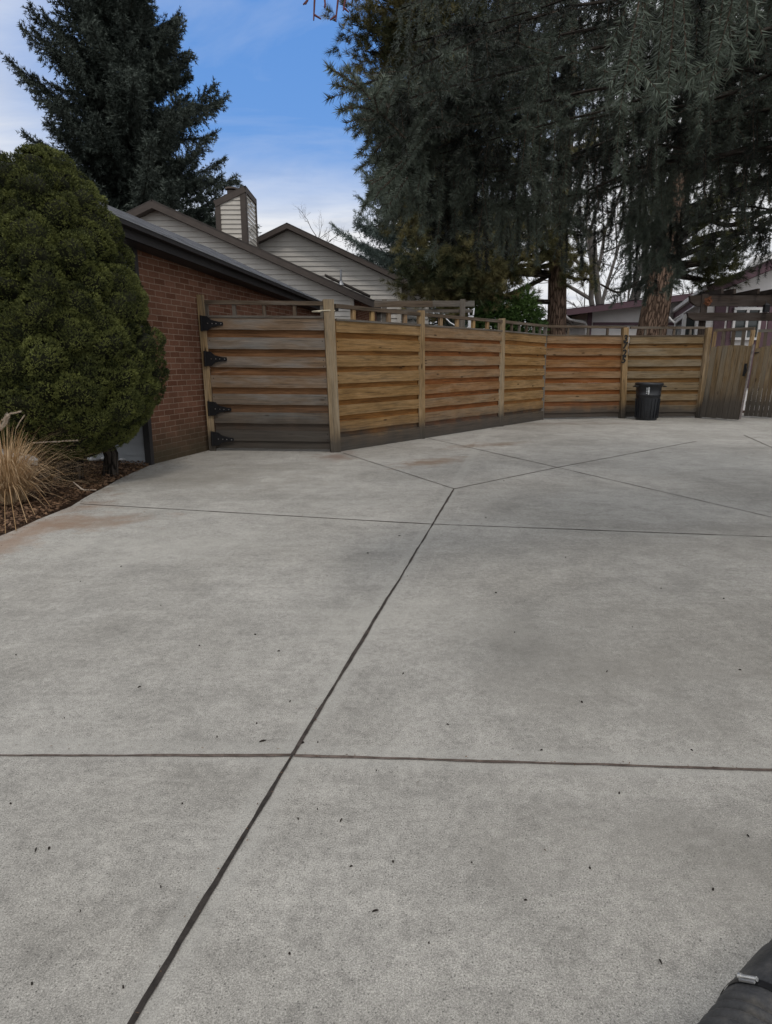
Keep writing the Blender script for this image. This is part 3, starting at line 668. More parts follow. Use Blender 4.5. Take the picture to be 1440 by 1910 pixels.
for k in range(26):
    a_ = 2 * math.pi * k / 26; l = r.uniform(.09, .15); q = c + Vector((math.cos(a_) * l, -.03 + r.uniform(-.02, .02), math.sin(a_) * l)); m_ = c + Vector((math.cos(a_) * l * .4, -.02, math.sin(a_) * l * .4))
    s_ = Vector((-math.sin(a_), 0, math.cos(a_))) * .018
    mb.face([c + Vector((0, -.01, 0)), m_ - s_, q, m_ + s_])
mb.tube([c + Vector((.05 * math.cos(t_ * .7), -.03, .05 * math.sin(t_ * .7))) for t_ in range(10)], .012, 5)
tag(mb.build('sun_ornament', M['rust']), 'small rusty orange sunburst ornament hanging on the pergola beam', 'ornament')
c = at(1429, 576, 16.3); mb = MB(); mb.beam(c + Vector((0, 0, -.08)), c + Vector((0, 0, .08)), .11, .11, up=(0, 1, 0)); mb.beam(c + Vector((0, 0, .08)), c + Vector((0, 0, .13)), .13, .13, up=(0, 1, 0), w2=.03, h2=.03); mb.tube([c + Vector((0, .0, .12)), c + Vector((0, .06, .2))], .008, 5)
tag(mb.build('lantern', M['black_metal']), 'small black lantern hanging between the pergola beams', 'lantern')

p2 = thing('pergola', at(790, 700, 14.6), 'dark weathered timber beams rising just behind the golden side fence', 'pergola'); p2.location.z = 0
for (u0, u1, v0, v1, Y) in ((698, 806, 561, 573, 14.4), (806, 884, 561, 572, 14.9), (705, 880, 577, 583, 14.8)):
    a_ = at(u0, (v0 + v1) / 2, Y); b_ = at(u1, (v0 + v1) / 2, Y + .3); mb = MB(); mb.beam(a_, b_, .07, (at(u0, v0, Y).z - at(u0, v1, Y).z)); mb.build('beam', M['lattice'], p2)
for u in (717, 862): p = at(u, 600, 14.9); mb = MB(); mb.beam(Vector((p.x, 14.9, -.05)), Vector((p.x, 14.9, 2.68)), .11, .11, up=(0, 1, 0)); mb.build('post', M['lattice'], p2)
lp = thing('lamp_post', at(878, 700, 15.6), 'slim white post with a small white bracket seen above the side fence', 'post'); lp.location.z = 0
p = at(878, 600, 15.6); mb = MB(); mb.beam(Vector((p.x, 15.6, -.05)), Vector((p.x, 15.6, at(878, 589, 15.6).z)), .115, .115, up=(0, 1, 0)); mb.build('shaft', M['white_paint'], lp)
mb = MB(); zt = at(878, 586, 15.6).z; mb.tube([Vector((p.x - .05, 15.55, zt - .02)), Vector((p.x - .06, 15.55, zt + .12)), Vector((p.x, 15.55, zt + .07)), Vector((p.x + .06, 15.55, zt + .13)), Vector((p.x + .05, 15.55, zt - .02))], .018, 6); mb.build('bracket', M['white_paint'], lp)
mb = MB(); mb.tube([at(828, 586, 14.6), at(832, 594, 14.6), at(840, 602, 14.55), at(849, 607, 14.5)], .012, 6)
tag(mb.build('cable', M['white_paint']), 'thin white cable sloping down behind the side fence lattice', 'cable')

# ------------------------------------------------------------------ beige neighbour house
def siding(mbx, poly_top, x0, x1, zmin, Y, pitch=.16):
    """horizontal lap boards on a plane facing the camera, clipped under poly_top(x)"""
    z = zmin
    zs = []
    while z < 12:
        xs = np.linspace(x0, x1, 160); tops = np.array([poly_top(x) for x in xs]); ok = np.where(tops > z)[0]
        if len(ok) == 0: break
        xa, xb = xs[ok[0]], xs[ok[-1]]; 
        n = 24; X = np.linspace(xa, xb, n)
        for k in range(n - 1):
            t0, t1 = min(z + pitch, poly_top(X[k])), min(z + pitch, poly_top(X[k + 1]))
            mbx.face([(X[k], Y - .03, z), (X[k + 1], Y - .03, z), (X[k + 1], Y, max(t1, z)), (X[k], Y, max(t0, z))])
        mbx.face([(xa, Y, z), (xb, Y, z), (xb, Y - .03, z), (xa, Y - .03, z)]); z += pitch
nh = thing('siding_house', (-3, 21, 0), 'beige lap sided neighbour house with two brown edged gables and a tall chimney', 'house')
Y1 = 20.4
ap = at(283, 372, Y1 - .3); re = at(705, 563, Y1 - .3); k1 = (ap.z - re.z) / (re.x - ap.x)
t1 = lambda x: ap.z - abs(x - ap.x) * k1 - .12
mb = MB(); xR = at(654, 560, Y1).x; siding(mb, t1, 2 * ap.x - xR, xR, .0, Y1, .15); mb.build('gable_siding', M['beige'], nh)
mb = MB(); mb.beam((xR + .04, Y1 - .02, 0), (xR + .04, Y1 - .02, t1(xR) - .0), .12, .06, up=(0, 1, 0)); mb.build('corner_board', M['beige_trim'], nh)
mb = MB(); xe = at(700, 560, Y1 + .4).x; mb.face([(xR + .1, Y1 + .12, -.05), (xe, Y1 + .12, -.05), (xe, Y1 + .12, t1(xe) - .05), (xR + .1, Y1 + .12, t1(xR + .1) - .05)], [(0, 0), (2, 0), (2, 3), (0, 3.5)])
mb.face([(xe, Y1 + .12, -.05), (xe, Y1 + 8, -.05), (xe, Y1 + 8, t1(xe) - .05), (xe, Y1 + .12, t1(xe) - .05)], [(0, 0), (8, 0), (8, 3), (0, 3)]); mb.build('brick_wall', M['brick'], nh)
def roof(a, r, yf, yb, name, th=.20, fw=.16):
    """pitched roof from apex a down both sides to r.x; dark fascia at the front edge"""
    L_ = Vector((2 * a.x - r.x, 0, r.z)); mbx = MB(); fa = MB()
    for e in (L_, r):
        d = Vector((e.x - a.x, 0, e.z - a.z)).normalized(); nrm = Vector((-d.z, 0, d.x)); nrm = nrm if nrm.z > 0 else -nrm
        A = Vector((a.x, 0, a.z)); E = Vector((e.x, 0, e.z)) + d * .1
        q = [A, E, E - nrm * .05, A - nrm * .05]
        f_ = [Vector((v.x, yf + .04, v.z)) for v in q]; b_ = [Vector((v.x, yb, v.z)) for v in q]
        mbx.face([f_[0], f_[1], b_[1], b_[0]], [(0, 0), (0, 4), (8, 4), (8, 0)]); mbx.face([f_[3], f_[2], b_[2], b_[3]]); mbx.face([f_[1], f_[2], b_[2], b_[1]]); mbx.face(f_)
        A2, E2 = A + Vector((0, 0, -.06)), E + Vector((0, 0, -.06))
        q = [Vector((A2.x, yf, A2.z)), Vector((E2.x, yf, E2.z)), Vector((E2.x, yf, E2.z - fw)), Vector((A2.x, yf, A2.z - fw * 1.1))]
        fa.face(q); fa.face([v + Vector((0, .04, 0)) for v in q]); fa.face([q[3], q[2], q[2] + Vector((0, .5, 0)), q[3] + Vector((0, .5, 0))])
    o_ = mbx.build(name, M['roof_brown'], nh); fa.build('fascia', M['trim_brown'], o_); return o_
rf1 = roof(ap, re, Y1 - .35, Y1 + 9, 'roof')
# dark skylight strip and vent pipe on the lower slope
mb = MB(); a_ = at(607, 514, Y1 + 1.4); b_ = at(690, 553, Y1 + 1.4); mb.beam(a_, b_, .5, .05, up=(0, 0, 1)); mb.build('skylight', M['roof_brown'], rf1)
mb = MB(); p = at(636, 528, Y1 + .9); q = at(636, 503, Y1 + .9); mb.tube([p, q], .035, 8); mb.tube([p + Vector((0, 0, -.06)), p + Vector((0, 0, .06))], [.10, .04], 10); mb.build('vent_pipe', M['drip'], rf1)
Y2 = 24.0
ap2 = at(535, 415, Y2 - .3); re2 = at(765, 520, Y2 - .3); k2 = (ap2.z - re2.z) / (re2.x - ap2.x)
t2_ = lambda x: ap2.z - abs(x - ap2.x) * k2 - .12
xr2 = at(742, 560, Y2).x; mb = MB(); siding(mb, t2_, 2 * ap2.x - xr2, xr2, 0, Y2, .16); mb.build('gable_siding', M['beige'], nh)
mb = MB(); mb.beam((xr2 + .05, Y2 - .02, 0), (xr2 + .05, Y2 - .02, t2_(xr2)), .15, .06, up=(0, 1, 0)); mb.build('corner_board', M['beige_trim'], nh)
roof(ap2, at(792, 537, Y2 - .3), Y2 - .35, Y2 + 8, 'roof', fw=.12)
mb = MB(); xw = at(800, 560, Y2 + .5).x; siding(mb, lambda x: t2_(x) - .15, xr2 + .1, xw, 0, Y2 + .6, .16); mb.build('side_siding', M['beige'], nh)
# chimney
ch = thing('chimney', (0, 0, 0), 'x', 'x'); bpy.data.objects.remove(ch)
Yc = 21.3; xl = at(403, 400, Yc).x; xr = at(458, 400, Yc).x; zl = at(403, 376, Yc).z; zr = at(453, 348, Yc).z; yb = Yc + 1.7; zb = 3.6
cm = MB(); pf = [(xl, zb), (xr, zb), (xr, zr), (xl, zl)]
sid = MB(); siding(sid, lambda x: zl + (zr - zl) * (x - xl) / (xr - xl) - .1, xl + .1, xr - .1, zb, Yc, .135)
z = zb
while z < zr - .15:
    z1 = min(z + .135, zr - .1); sid.face([(xr + .018, Yc + .1, z), (xr + .018, yb, z), (xr, yb, z1), (xr, Yc + .1, z1)]); z += .135
cho = sid.build('chimney', M['beige_trim'], nh)
mb = MB()
mb.beam((xl + .07, Yc - .01, zb), (xl + .07, Yc - .01, zl - .02), .16, .06, up=(0, 1, 0)); mb.beam((xr - .06, Yc - .01, zb), (xr - .06, Yc - .01, zr - .03), .16, .06, up=(0, 1, 0))
mb.beam((xr + .015, Yc + .06, zb), (xr + .015, Yc + .06, zr - .03), .16, .05, up=(1, 0, 0)); mb.beam((xr + .01, yb - .05, zb), (xr + .01, yb - .05, zr - .03), .12, .06, up=(1, 0, 0))
mb.beam((xl - .02, Yc - .02, zl - .07), (xr + .02, Yc - .02, zr - .07), .07, .18, up=(0, 0, 1)); mb.beam((xr + .02, Yc, zr - .07), (xr + .02, yb, zr - .07), .05, .16)
mb.face([(xl - .04, Yc - .06, zl + .02), (xr + .05, Yc - .06, zr + .02), (xr + .05, yb, zr + .02), (xl - .04, yb, zl + .02)]); mb.face([(xl, Yc, zb), (xl, yb, zb), (xl, yb, zl), (xl, Yc, zl)])
mb.build('chimney_trim', M['trim_brown'], cho)
mb = MB(); c = at(432, 358, Yc + .5); mb.tube([c + Vector((0, 0, -.3)), c + Vector((0, 0, .03))], .14, 14); mb.tube([c + Vector((0, 0, .06)), c + Vector((0, 0, .11)), c + Vector((0, 0, .14))], [.2, .2, .05], 14); mb.build('flue_cap', M['trim_brown'], cho)

# ------------------------------------------------------------------ white and purple houses on the right
def fslab(mbx, u0, v0, u1, v1, Ya, Yb, h, t=.12):
    a_ = at(u0, v0, Ya); b_ = at(u1, v1, Yb); mbx.beam(a_ - Vector((0, 0, h / 2)), b_ - Vector((0, 0, h / 2)), t, h)
hc = thing('white_house', at(1180, 700, 24), 'far white house with a long sloping purple fascia behind the big trunks', 'house'); hc.location.z = 0
YC = 24
mb = MB(); a_ = at(1053, 576, YC - .5); b_ = at(1330, 541, YC - .5)
xl_, xr_ = at(1096, 600, YC).x, b_.x + 4; k = (b_.z - a_.z) / (b_.x - a_.x); tz = lambda x: a_.z + (x - a_.x) * k - .1
mb.face([(xl_, YC, -.05), (xr_, YC, -.05), (xr_, YC, tz(xr_)), (xl_, YC, tz(xl_))]); mb.face([(xl_, YC, -.05), (xl_, YC + 6, -.05), (xl_, YC + 6, tz(xl_)), (xl_, YC, tz(xl_))]); mb.build('wall', M['white_wall'], hc)
mb = MB(); mb.beam(a_ - Vector((0, 0, .12)), Vector((xr_ + .5, YC - .5, tz(xr_ + .5) - .03)), .05, .22); mb.build('fascia', M['purple'], hc)
mb = MB(); e = Vector((xr_ + .5, YC - .5, tz(xr_ + .5) + .12)); mb.face([a_ + Vector((-.05, -.05, 0)), e + Vector((0, -.05, 0)), e + Vector((0, 8, .4)), a_ + Vector((-.05, 8, .4))]); mb.face([a_ - Vector((0, 0, .2)), e - Vector((0, 0, .3)), e + Vector((0, 8, -.3)), a_ + Vector((0, 8, -.2))]); mb.build('roof', M['roof_brown'], hc)
mb = MB(); x = at(1099, 600, YC).x; mb.beam((x, YC - .03, 0), (x, YC - .03, tz(x)), .16, .05, up=(0, 1, 0)); z = at(1150, 604, YC).z; mb.beam((xl_ + .2, YC - .03, z), (xr_, YC - .03, z), .05, .10); mb.build('trim', M['purple'], hc)
mb = MB(); mb.tube([a_ + Vector((0, -.02, -.05)), at(1055, 590, YC - .5), at(1062, 596, YC - .4), at(1090, 601, YC - .1), at(1093, 606, YC - .1), at(1093, 660, YC - .1)], .05, 8); mb.build('downspout', M['white_trim'], hc)

hd = thing('white_house', at(1380, 700, 19.5), 'nearer white gabled house with purple trim and white gutter behind the pergola', 'house'); hd.location.z = 0
nc = at(1321, 533, 18.6); fc = at(1246, 588, 25.5); fc.z = nc.z - .0 if False else fc.z; YD = 19.2
xw0 = at(1312, 600, YD).x
rk = (at(1440, 484, 18.6).z - nc.z) / (at(1440, 484, 18.6).x - nc.x); tz2 = lambda x: nc.z + (x - nc.x) * rk - .2
mb = MB(); mb.face([(xw0, YD, -.05), (15, YD, -.05), (15, YD, tz2(15)), (xw0, YD, tz2(xw0))])
sx = fc.x + .5
mb.face([(xw0, YD, -.05), (sx, 25.5, -.05), (sx, 25.5, tz2(xw0) - .3), (xw0, YD, tz2(xw0))]); mb.build('wall', M['white_wall'], hd)
ee = Vector((15.2, 18.6, tz2(15.2) + .2))
mb = MB(); mb.beam(nc - Vector((0, 0, .14)), ee - Vector((0, 0, .14)), .06, .24); mb.beam(nc + Vector((0, .05, -.20)), fc + Vector((0, 0, -.2)), .05, .22); mb.build('fascia', M['purple'], hd)
mb = MB(); mb.face([nc + Vector((0, 0, .02)), ee + Vector((0, 0, .02)), Vector((19, 25.5, ee.z)), fc + Vector((0, 0, .02))]); mb.face([nc + Vector((.02, 0, -.28)), ee + Vector((0, 0, -.28)), ee + Vector((0, .62, -.28)), nc + Vector((.1, .62, -.28))]); mb.beam(nc + Vector((.02, -.02, .01)), ee + Vector((0, -.02, .01)), .12, .035); mb.build('roof', M['roof_brown'], hd)
mb = MB(); mb.beam(nc + Vector((-.06, 0, -.05)), fc + Vector((-.06, 0, -.05)), .12, .12); mb.beam(nc + Vector((-.05, .05, -.36)), fc + Vector((-.05, 0, -.36)), .03, .04); mb.build('gutter', M['white_trim'], hd)
mb = MB()
for (u0, u1, v0, v1) in ((1336, 1346, 552, 640), (1361, 1367, 556, 640), (1414, 1423, 556, 640), (1437, 1444, 556, 640), (1346, 1446, 562, 571)):
    a_, b_ = at(u0, v0, YD), at(u1, v1, YD)
    if v1 < 600: mb.beam((a_.x, YD - .035, (a_.z + b_.z) / 2), (b_.x, YD - .035, (a_.z + b_.z) / 2), .05, a_.z - b_.z)
    else: mb.beam(((a_.x + b_.x) / 2, YD - .02, .6), ((a_.x + b_.x) / 2, YD - .02, a_.z), b_.x - a_.x, .05, up=(0, 1, 0))
mb.build('trim', M['purple'], hd)
def window(u0, v0, u1, v1, Y, par, nm=2, fwid=.06):
    a_, b_ = at(u0, v0, Y), at(u1, v1, Y); f_ = MB(); gl_ = MB(); x0, x1, z0, z1 = a_.x, b_.x, b_.z, a_.z
    for k_ in range(nm + 1): x = x0 + (x1 - x0) * k_ / nm; f_.beam((x, Y - .04, z0), (x, Y - .04, z1), fwid, .06, up=(0, 1, 0))
    for z_ in (z0, z1): f_.beam((x0 - fwid / 2, Y - .045, z_), (x1 + fwid / 2, Y - .045, z_), .065, fwid)
    w_ = f_.build('window', M['white_trim'], par); gl_.face([(x0, Y - .02, z0), (x1, Y - .02, z0), (x1, Y - .02, z1), (x0, Y - .02, z1)]); gl_.build('pane', M['glass'], w_)
window(1370, 576, 1411, 632, YD - .04, hd, 2, .07)
# bay window at the corner
mb = MB(); yb_ = 19.0; P_ = [at(1262, 600, 20.2), at(1276, 600, 19.4), at(1300, 600, 19.2)]
for i_, p_ in enumerate(P_): mb.beam((p_.x, p_.y, .4), (p_.x, p_.y, at(1276, 590, 19.4).z - (.12 if i_ == 0 else 0)), .085, .085, up=(0, 1, 0))
zt_ = at(1276, 589, 19.4).z
mb.beam((P_[0].x, P_[0].y, zt_ - .14), (P_[1].x, P_[1].y, zt_), .09, .10); mb.beam((P_[1].x, P_[1].y, zt_), (P_[2].x + .1, P_[2].y, zt_), .09, .10)
mb.beam((P_[0].x, P_[0].y, 1.0), (P_[1].x, P_[1].y, 1.0), .08, .08); mb.beam((P_[1].x, P_[1].y, 1.0), (P_[2].x, P_[2].y, 1.0), .08, .08)
bw = mb.build('bay_window', M['white_trim'], hd); mb = MB()
for i_ in (0, 1): p_, q_ = P_[i_], P_[i_ + 1]; mb.face([(p_.x, p_.y + .02, 1.0), (q_.x, q_.y + .02, 1.0), (q_.x, q_.y + .02, zt_), (p_.x, p_.y + .02, zt_ - (.1 if i_ == 0 else 0))])
mb.build('pane', M['glass'], bw)
mb = MB(); mb.tube([at(1248, 592, 20.5), at(1252, 597, 20.4), at(1260, 603, 20.3), at(1261, 640, 20.3)], .035, 8); mb.build('downspout', M['white_trim'], hd)
mb = MB(); c = at(1432, 492, 21); Vn = []
for i_ in range(7):
    for k_ in range(16): a_ = 2 * math.pi * k_ / 16; rr_ = .62 * math.sin(i_ / 6 * math.pi / 2); Vn.append(c + Vector((rr_ * math.cos(a_), rr_ * math.sin(a_) * .6, .42 * math.cos(i_ / 6 * math.pi / 2) - .1)))
mb.faces_idx(Vn, [(i_ * 16 + k_, i_ * 16 + (k_ + 1) % 16, (i_ + 1) * 16 + (k_ + 1) % 16, (i_ + 1) * 16 + k_) for i_ in range(6) for k_ in range(16)]); mb.build('skylight', M['white_trim'], hd)

# ------------------------------------------------------------------ leaf blower tube at the lower right
def raypt(u, v, t): d = cray(u, v).normalized(); return Vector((0, 0, EYE)) + d * t
A_ = raypt(1320, 2155, .86); B_ = raypt(1422, 2006, .95); C_ = raypt(1530, 1858, 1.04); D_ = raypt(1650, 1760, 1.16)
far = [Vector((1.05, .98, .42)), Vector((1.45, 1.15, .16)), Vector((1.85, 1.3, .065))]
bl = thing('leaf_blower_tube', (1.85, 1.3, 0), 'dusty black ribbed leaf blower hose with a steel clamp at the lower right corner', 'leaf blower')
def bez(ps, n):
    out = []; m_ = len(ps)
    for i_ in range(m_ - 1):
        p0, p1, p2_, p3 = ps[max(i_ - 1, 0)], ps[i_], ps[i_ + 1], ps[min(i_ + 2, m_ - 1)]
        for k_ in range(n):
            t_ = k_ / n; out.append(.5 * ((2 * p1) + (-p0 + p2_) * t_ + (2 * p0 - 5 * p1 + 4 * p2_ - p3) * t_ ** 2 + (-p0 + 3 * p1 - 3 * p2_ + p3) * t_ ** 3))
    out.append(ps[-1]); return out
path = bez([A_, B_, C_, D_] + far, 90); RR = .060
lens = [0]
for i_ in range(1, len(path)): lens.append(lens[-1] + (path[i_] - path[i_ - 1]).length)
ic = min(range(len(path)), key=lambda i_: (path[i_] - (B_ * .72 + C_ * .28)).length); lc = lens[ic]
rib = [RR * (.90 + .16 * (abs(math.sin((l - lc) * math.pi / .0185)) ** .5)) for l in lens]
sm = [RR * 1.07 if lc - .006 < l < lc + .085 else (rib[i_] * 1.0) for i_, l in enumerate(lens)]
mb = MB(); mb.tube(path, sm, 40); mb.build('hose', M['rubber'], bl)
cl_ = [i_ for i_, l in enumerate(lens) if lc + .004 < l < lc + .014]
mb = MB(); mb.tube([path[cl_[0]], path[cl_[-1]]], RR * 1.09, 40, cap=False)
ax = (path[cl_[-1]] - path[cl_[0]]).normalized(); pc = (path[cl_[0]] + path[cl_[-1]]) / 2
cband = mb.build('clamp', M['black_metal'], bl)
tocam = (Vector((0, 0, EYE)) - pc); tocam = (tocam - ax * tocam.dot(ax)).normalized(); side_ = ax.cross(tocam).normalized()
q_ = pc + (tocam * .66 - side_ * .75) * RR * 1.13; tang = (ax.cross((q_ - pc).normalized())).normalized()
mb = MB(); mb.tube([q_ - tang * .009, q_ + tang * .009], .0025, 10); mb.tube([q_ - tang * .0125, q_ - tang * .009], .0038, 6); mb.beam(q_ - tang * .009 - ax * .0055, q_ + tang * .009 - ax * .0055, .003, .002, up=tocam); mb.build('clamp_screw', M['bolt'], cband)
q_ = pc + (tocam * .98 - side_ * .1) * RR * 1.11; mb = MB(); mb.beam(q_ - tang * .006, q_ + tang * .006, .008, .003, up=tocam); mb.build('tag', M['rust'], cband)

# ------------------------------------------------------------------ planting bed on the left
def chips(n, region, mat_, name, label, size=(.01, .035), z=(-.03, .012), col=(0, 1)):
    P = []
    while len(P) < n:
        x = random.uniform(region[0], region[1]); y = random.uniform(region[2], region[3])
        if region[4](x, y): P.append((x, y))
    P = np.array(P); m_ = len(P); c = np.stack([P[:, 0], P[:, 1], rng.uniform(z[0], z[1], m_)], 1)
    d = norm(rng.normal(size=(m_, 3)) * [1, 1, .35]); s_ = norm(np.cross(d, rng.normal(size=(m_, 3)) * [.4, .4, 1])); l = rng.uniform(*size, m_)[:, None]; w = l * rng.uniform(.25, .6, m_)[:, None]
    a_, b_, c_, e_ = c - d * l, c + s_ * w, c + d * l, c - s_ * w
    V = np.concatenate([np.stack([a_, b_, c_], 1), np.stack([a_, c_, e_], 1)]); T = rng.uniform(*col, m_); T = np.concatenate([T, T])
    o_ = tris(name, V, T, mat_, None); return tag(o_, label, None, None, 'stuff')
inbed = lambda x, y: x < -3.02 - .05 * math.sin(y) and not (y > 8.3 and x > -3.1)
mb = MB(); nx, ny = 40, 60; Vb = []
for iy in range(ny + 1):
    for ix in range(nx + 1):
        x = -7.5 + 4.5 * ix / nx; y = -1 + 11 * iy / ny; edge_ = min(1, max(0, (-3.02 - x) / .35)); Vb.append(Vector((x, y, -.035 + edge_ * (.05 + .035 * math.sin(x * 3.1 + y * 1.7) * math.sin(y * 2.3)))))
mb.faces_idx(Vb, [(iy * (nx + 1) + ix, iy * (nx + 1) + ix + 1, (iy + 1) * (nx + 1) + ix + 1, (iy + 1) * (nx + 1) + ix) for iy in range(ny) for ix in range(nx)])
tag(mb.build('planting_bed', M['soil']), kind='structure')
o_ = chips(26000, (-6.3, -2.98, 3.8, 8.6, inbed), M['leaf_dry'], 'mulch', 'brown bark mulch and dry leaves in the planting bed', (.008, .03), (-.01, .04)); o_['category'] = 'mulch'
# pale river stones and light path behind the dwarf spruce
mb = MB(); mb.face([(-9, 7.9, .03), (-4.25, 8.15, .03), (-4.25, 8.5, .03), (-9, 8.35, .03)]); tag(mb.build('path', M['concrete']), kind='structure')
ico = []
def pebbles(n, fx):
    V = []; T = []
    base = np.array([(1, 0, 0), (0, 1, 0), (-1, 0, 0), (0, -1, 0), (0, 0, 1), (0, 0, -1)], float); fc_ = [(0, 1, 4), (1, 2, 4), (2, 3, 4), (3, 0, 4), (1, 0, 5), (2, 1, 5), (3, 2, 5), (0, 3, 5)]
    # one subdivision
    vs = list(map(tuple, base)); fs = []
    for f_ in fc_:
        a_, b_, c_ = [np.array(vs[k_]) for k_ in f_]; ab, bc, ca = norm(a_ + b_), norm(b_ + c_), norm(c_ + a_)
        fs += [(a_, ab, ca), (ab, b_, bc), (ca, bc, c_), (ab, bc, ca)]
    U = np.array(fs)
    for _ in range(n):
        x, y = fx(); s_ = np.array([random.uniform(.03, .07), random.uniform(.03, .06), random.uniform(.02, .04)]); V.append(U * s_ + np.array([x, y, .03 + random.uniform(0, .03)])); T.append(np.full(len(U), random.random()))
    return np.concatenate(V), np.concatenate(T)
V, T = pebbles(420, lambda: (random.uniform(-6.6, -3.5), random.uniform(8.55, 9.1) - .0))
V[:, :, 1] -= 0; o_ = tris('river_stones', V, T, M['stone'], None); tag(o_, 'pale rounded river stones along the house wall behind the dwarf spruce', 'stones', None, 'stuff')

# fine litter caught along the fence foot, the bed edge and in the joints
def litter():
    P = []
    def along(a, b, n, wd):
        for _ in range(n):
            t = random.random(); d = b - a; q = a + d * t; m = Vector((-d.y, d.x, 0)).normalized(); P.append((q + m * random.gauss(0, wd))[:2])
    for i in range(1, 6): along(PB[i] + Vector((0, -.10, 0)), PB[i + 1] + Vector((0, -.10, 0)), 130, .07)
    along(PB[0] + Vector((0, -.12, 0)), PB[1] + Vector((0, -.12, 0)), 120, .06); along(WC + WN * .05, PB[0] + WN * .05, 160, .05)
    for a, b in zip(edge[1:7], edge[2:7]): along(Vector((a[0] + .05, a[1], 0)), Vector((b[0] + .05, b[1], 0)), 110, .06)
    along(g(245, 1910), JX, 30, .012); along(JX, JZ, 50, .014); along(g(0, 1390), g(1440, 1433), 60, .012); along(g(150, 940), g(1440, 1005), 60, .015)
    for _ in range(260): P.append((random.uniform(-2.9, 5), random.uniform(1.2, 14)))
    P_ = np.array(P); m_ = len(P_); c = np.stack([P_[:, 0], P_[:, 1], np.full(m_, .006)], 1); a_ = rng.uniform(0, 6.3, m_); d = np.stack([np.cos(a_), np.sin(a_), rng.normal(scale=.1, size=m_)], 1); n_ = np.stack([-np.sin(a_), np.cos(a_), rng.normal(scale=.3, size=m_)], 1)
    l = (rng.uniform(.0015, .0045, m_) * (1 + P_[:, 1] * .18))[:, None]; w = l * rng.uniform(.2, .5, m_)[:, None]
    V = np.concatenate([np.stack([c - d * l, c + n_ * w, c + d * l], 1), np.stack([c - d * l, c + d * l, c - n_ * w], 1)]); T = rng.random(m_) * .7; T = np.concatenate([T, T])
    o_ = tris('leaf_litter', V, T, M['leaf_dry'], None); tag(o_, 'fine brown litter caught along the fence foot and in the joints', None, None, 'stuff')
litter()
# ornamental dry grass
def grass_clump(c, label, n=1150, h=.95, seed=3):
    r = random.Random(seed); mb = MB(); t = thing('ornamental_grass', c, label, 'grass clump')
    for k_ in range(n):
        a_ = r.uniform(0, 2 * math.pi); d = Vector((math.cos(a_), math.sin(a_), 0)); b_ = c + d * r.uniform(0, .14); hh = h * r.uniform(.35, 1.0); out_ = r.uniform(.15, 1.15) * (1.25 - hh / h * .5); w = r.uniform(.0025, .005)
        pts = []; drop = r.uniform(.4, 1.15)
        for q in range(7):
            u_ = q / 6; pts.append(b_ + d * out_ * (u_ ** 1.4) * .75 + Vector((0, 0, max(.01, hh * (u_ * 1.5 - drop * u_ ** 2.4)))))
        s_ = Vector((-d.y, d.x, 0)); tn = r.random()
        for q in range(6):
            w0, w1 = w * (1 - q / 7), w * (1 - (q + 1) / 7); mb.face([pts[q] - s_ * w0, pts[q] + s_ * w0, pts[q + 1] + s_ * w1, pts[q + 1] - s_ * w1], None, tn)
    mb.build('blades', M['straw'], t); return t
gc = g(20, 938); gcl = grass_clump(gc, 'clump of dry straw coloured ornamental grass at the left edge by the driveway', h=.80)
def plume(par, pts, w, seed, n=260):
    r = np.random.default_rng(seed); pts = [np.array(p) for p in pts]; mb = MB(); mb.tube([Vector(p) for p in pts], .0022, 4, .6); st = mb.build('stalk', M['straw'], par)
    seg = pts[len(pts) // 2:]; P = []; D = []
    for a_, b_ in zip(seg[:-1], seg[1:]): 
        for t_ in np.linspace(0, 1, 8)[:-1]: P.append(a_ + (b_ - a_) * t_); D.append((b_ - a_) / np.linalg.norm(b_ - a_))
    P = np.array(P); D = np.array(D); V, T = needles(P, D, np.full(len(P), .02), 1400, w, .0035, np.full(len(P), .6), fwd=1.6); tris('seed_head', V, T, M['plume'], st)
plume(gcl, [gc + Vector((0, 0, .1)), at(30, 840, 6.3), at(60, 826, 6.4), at(100, 824, 6.5), at(146, 821, 6.6)], .022, 1)
plume(gcl, [gc + Vector((0, 0, .1)), at(-5, 820, 6.0), at(2, 785, 6.0), at(18, 772, 6.0), at(36, 768, 6.0)], .022, 2)
plume(gcl, [gc + Vector((0, 0, .1)), at(22, 850, 6.0), at(30, 800, 6.0), at(38, 785, 6.0), at(44, 777, 6.0)], .014, 3)
plume(gcl, [gc + Vector((.05, 0, .1)), at(5, 850, 5.9), at(-2, 805, 5.9), at(8, 790, 5.9), at(12, 780, 5.9)], .05, 6)
mb = MB(); r = random.Random(4)
for tp in ((65, 960), (10, 995), (50, 975), (95, 945), (30, 990)):
    e_ = g(*tp, z=.01); m_ = (gc + e_) / 2 + Vector((0, 0, .22)); pts = bez([gc + Vector((0, 0, .1)), m_, e_], 6); mb.tube(pts, .003, 4, r.random())
mb.build('blades', M['straw'], gcl)
mb = MB(); mb.tube([g(137, 899, .05), g(152, 912, .03), g(157, 914, .02), g(180, 914, .02)], [.004, .009, .006, .003], 6)
tag(mb.build('dry_stalk', M['plume']), 'short pale broken stalk lying on the bed edge beside the driveway', 'stalk')

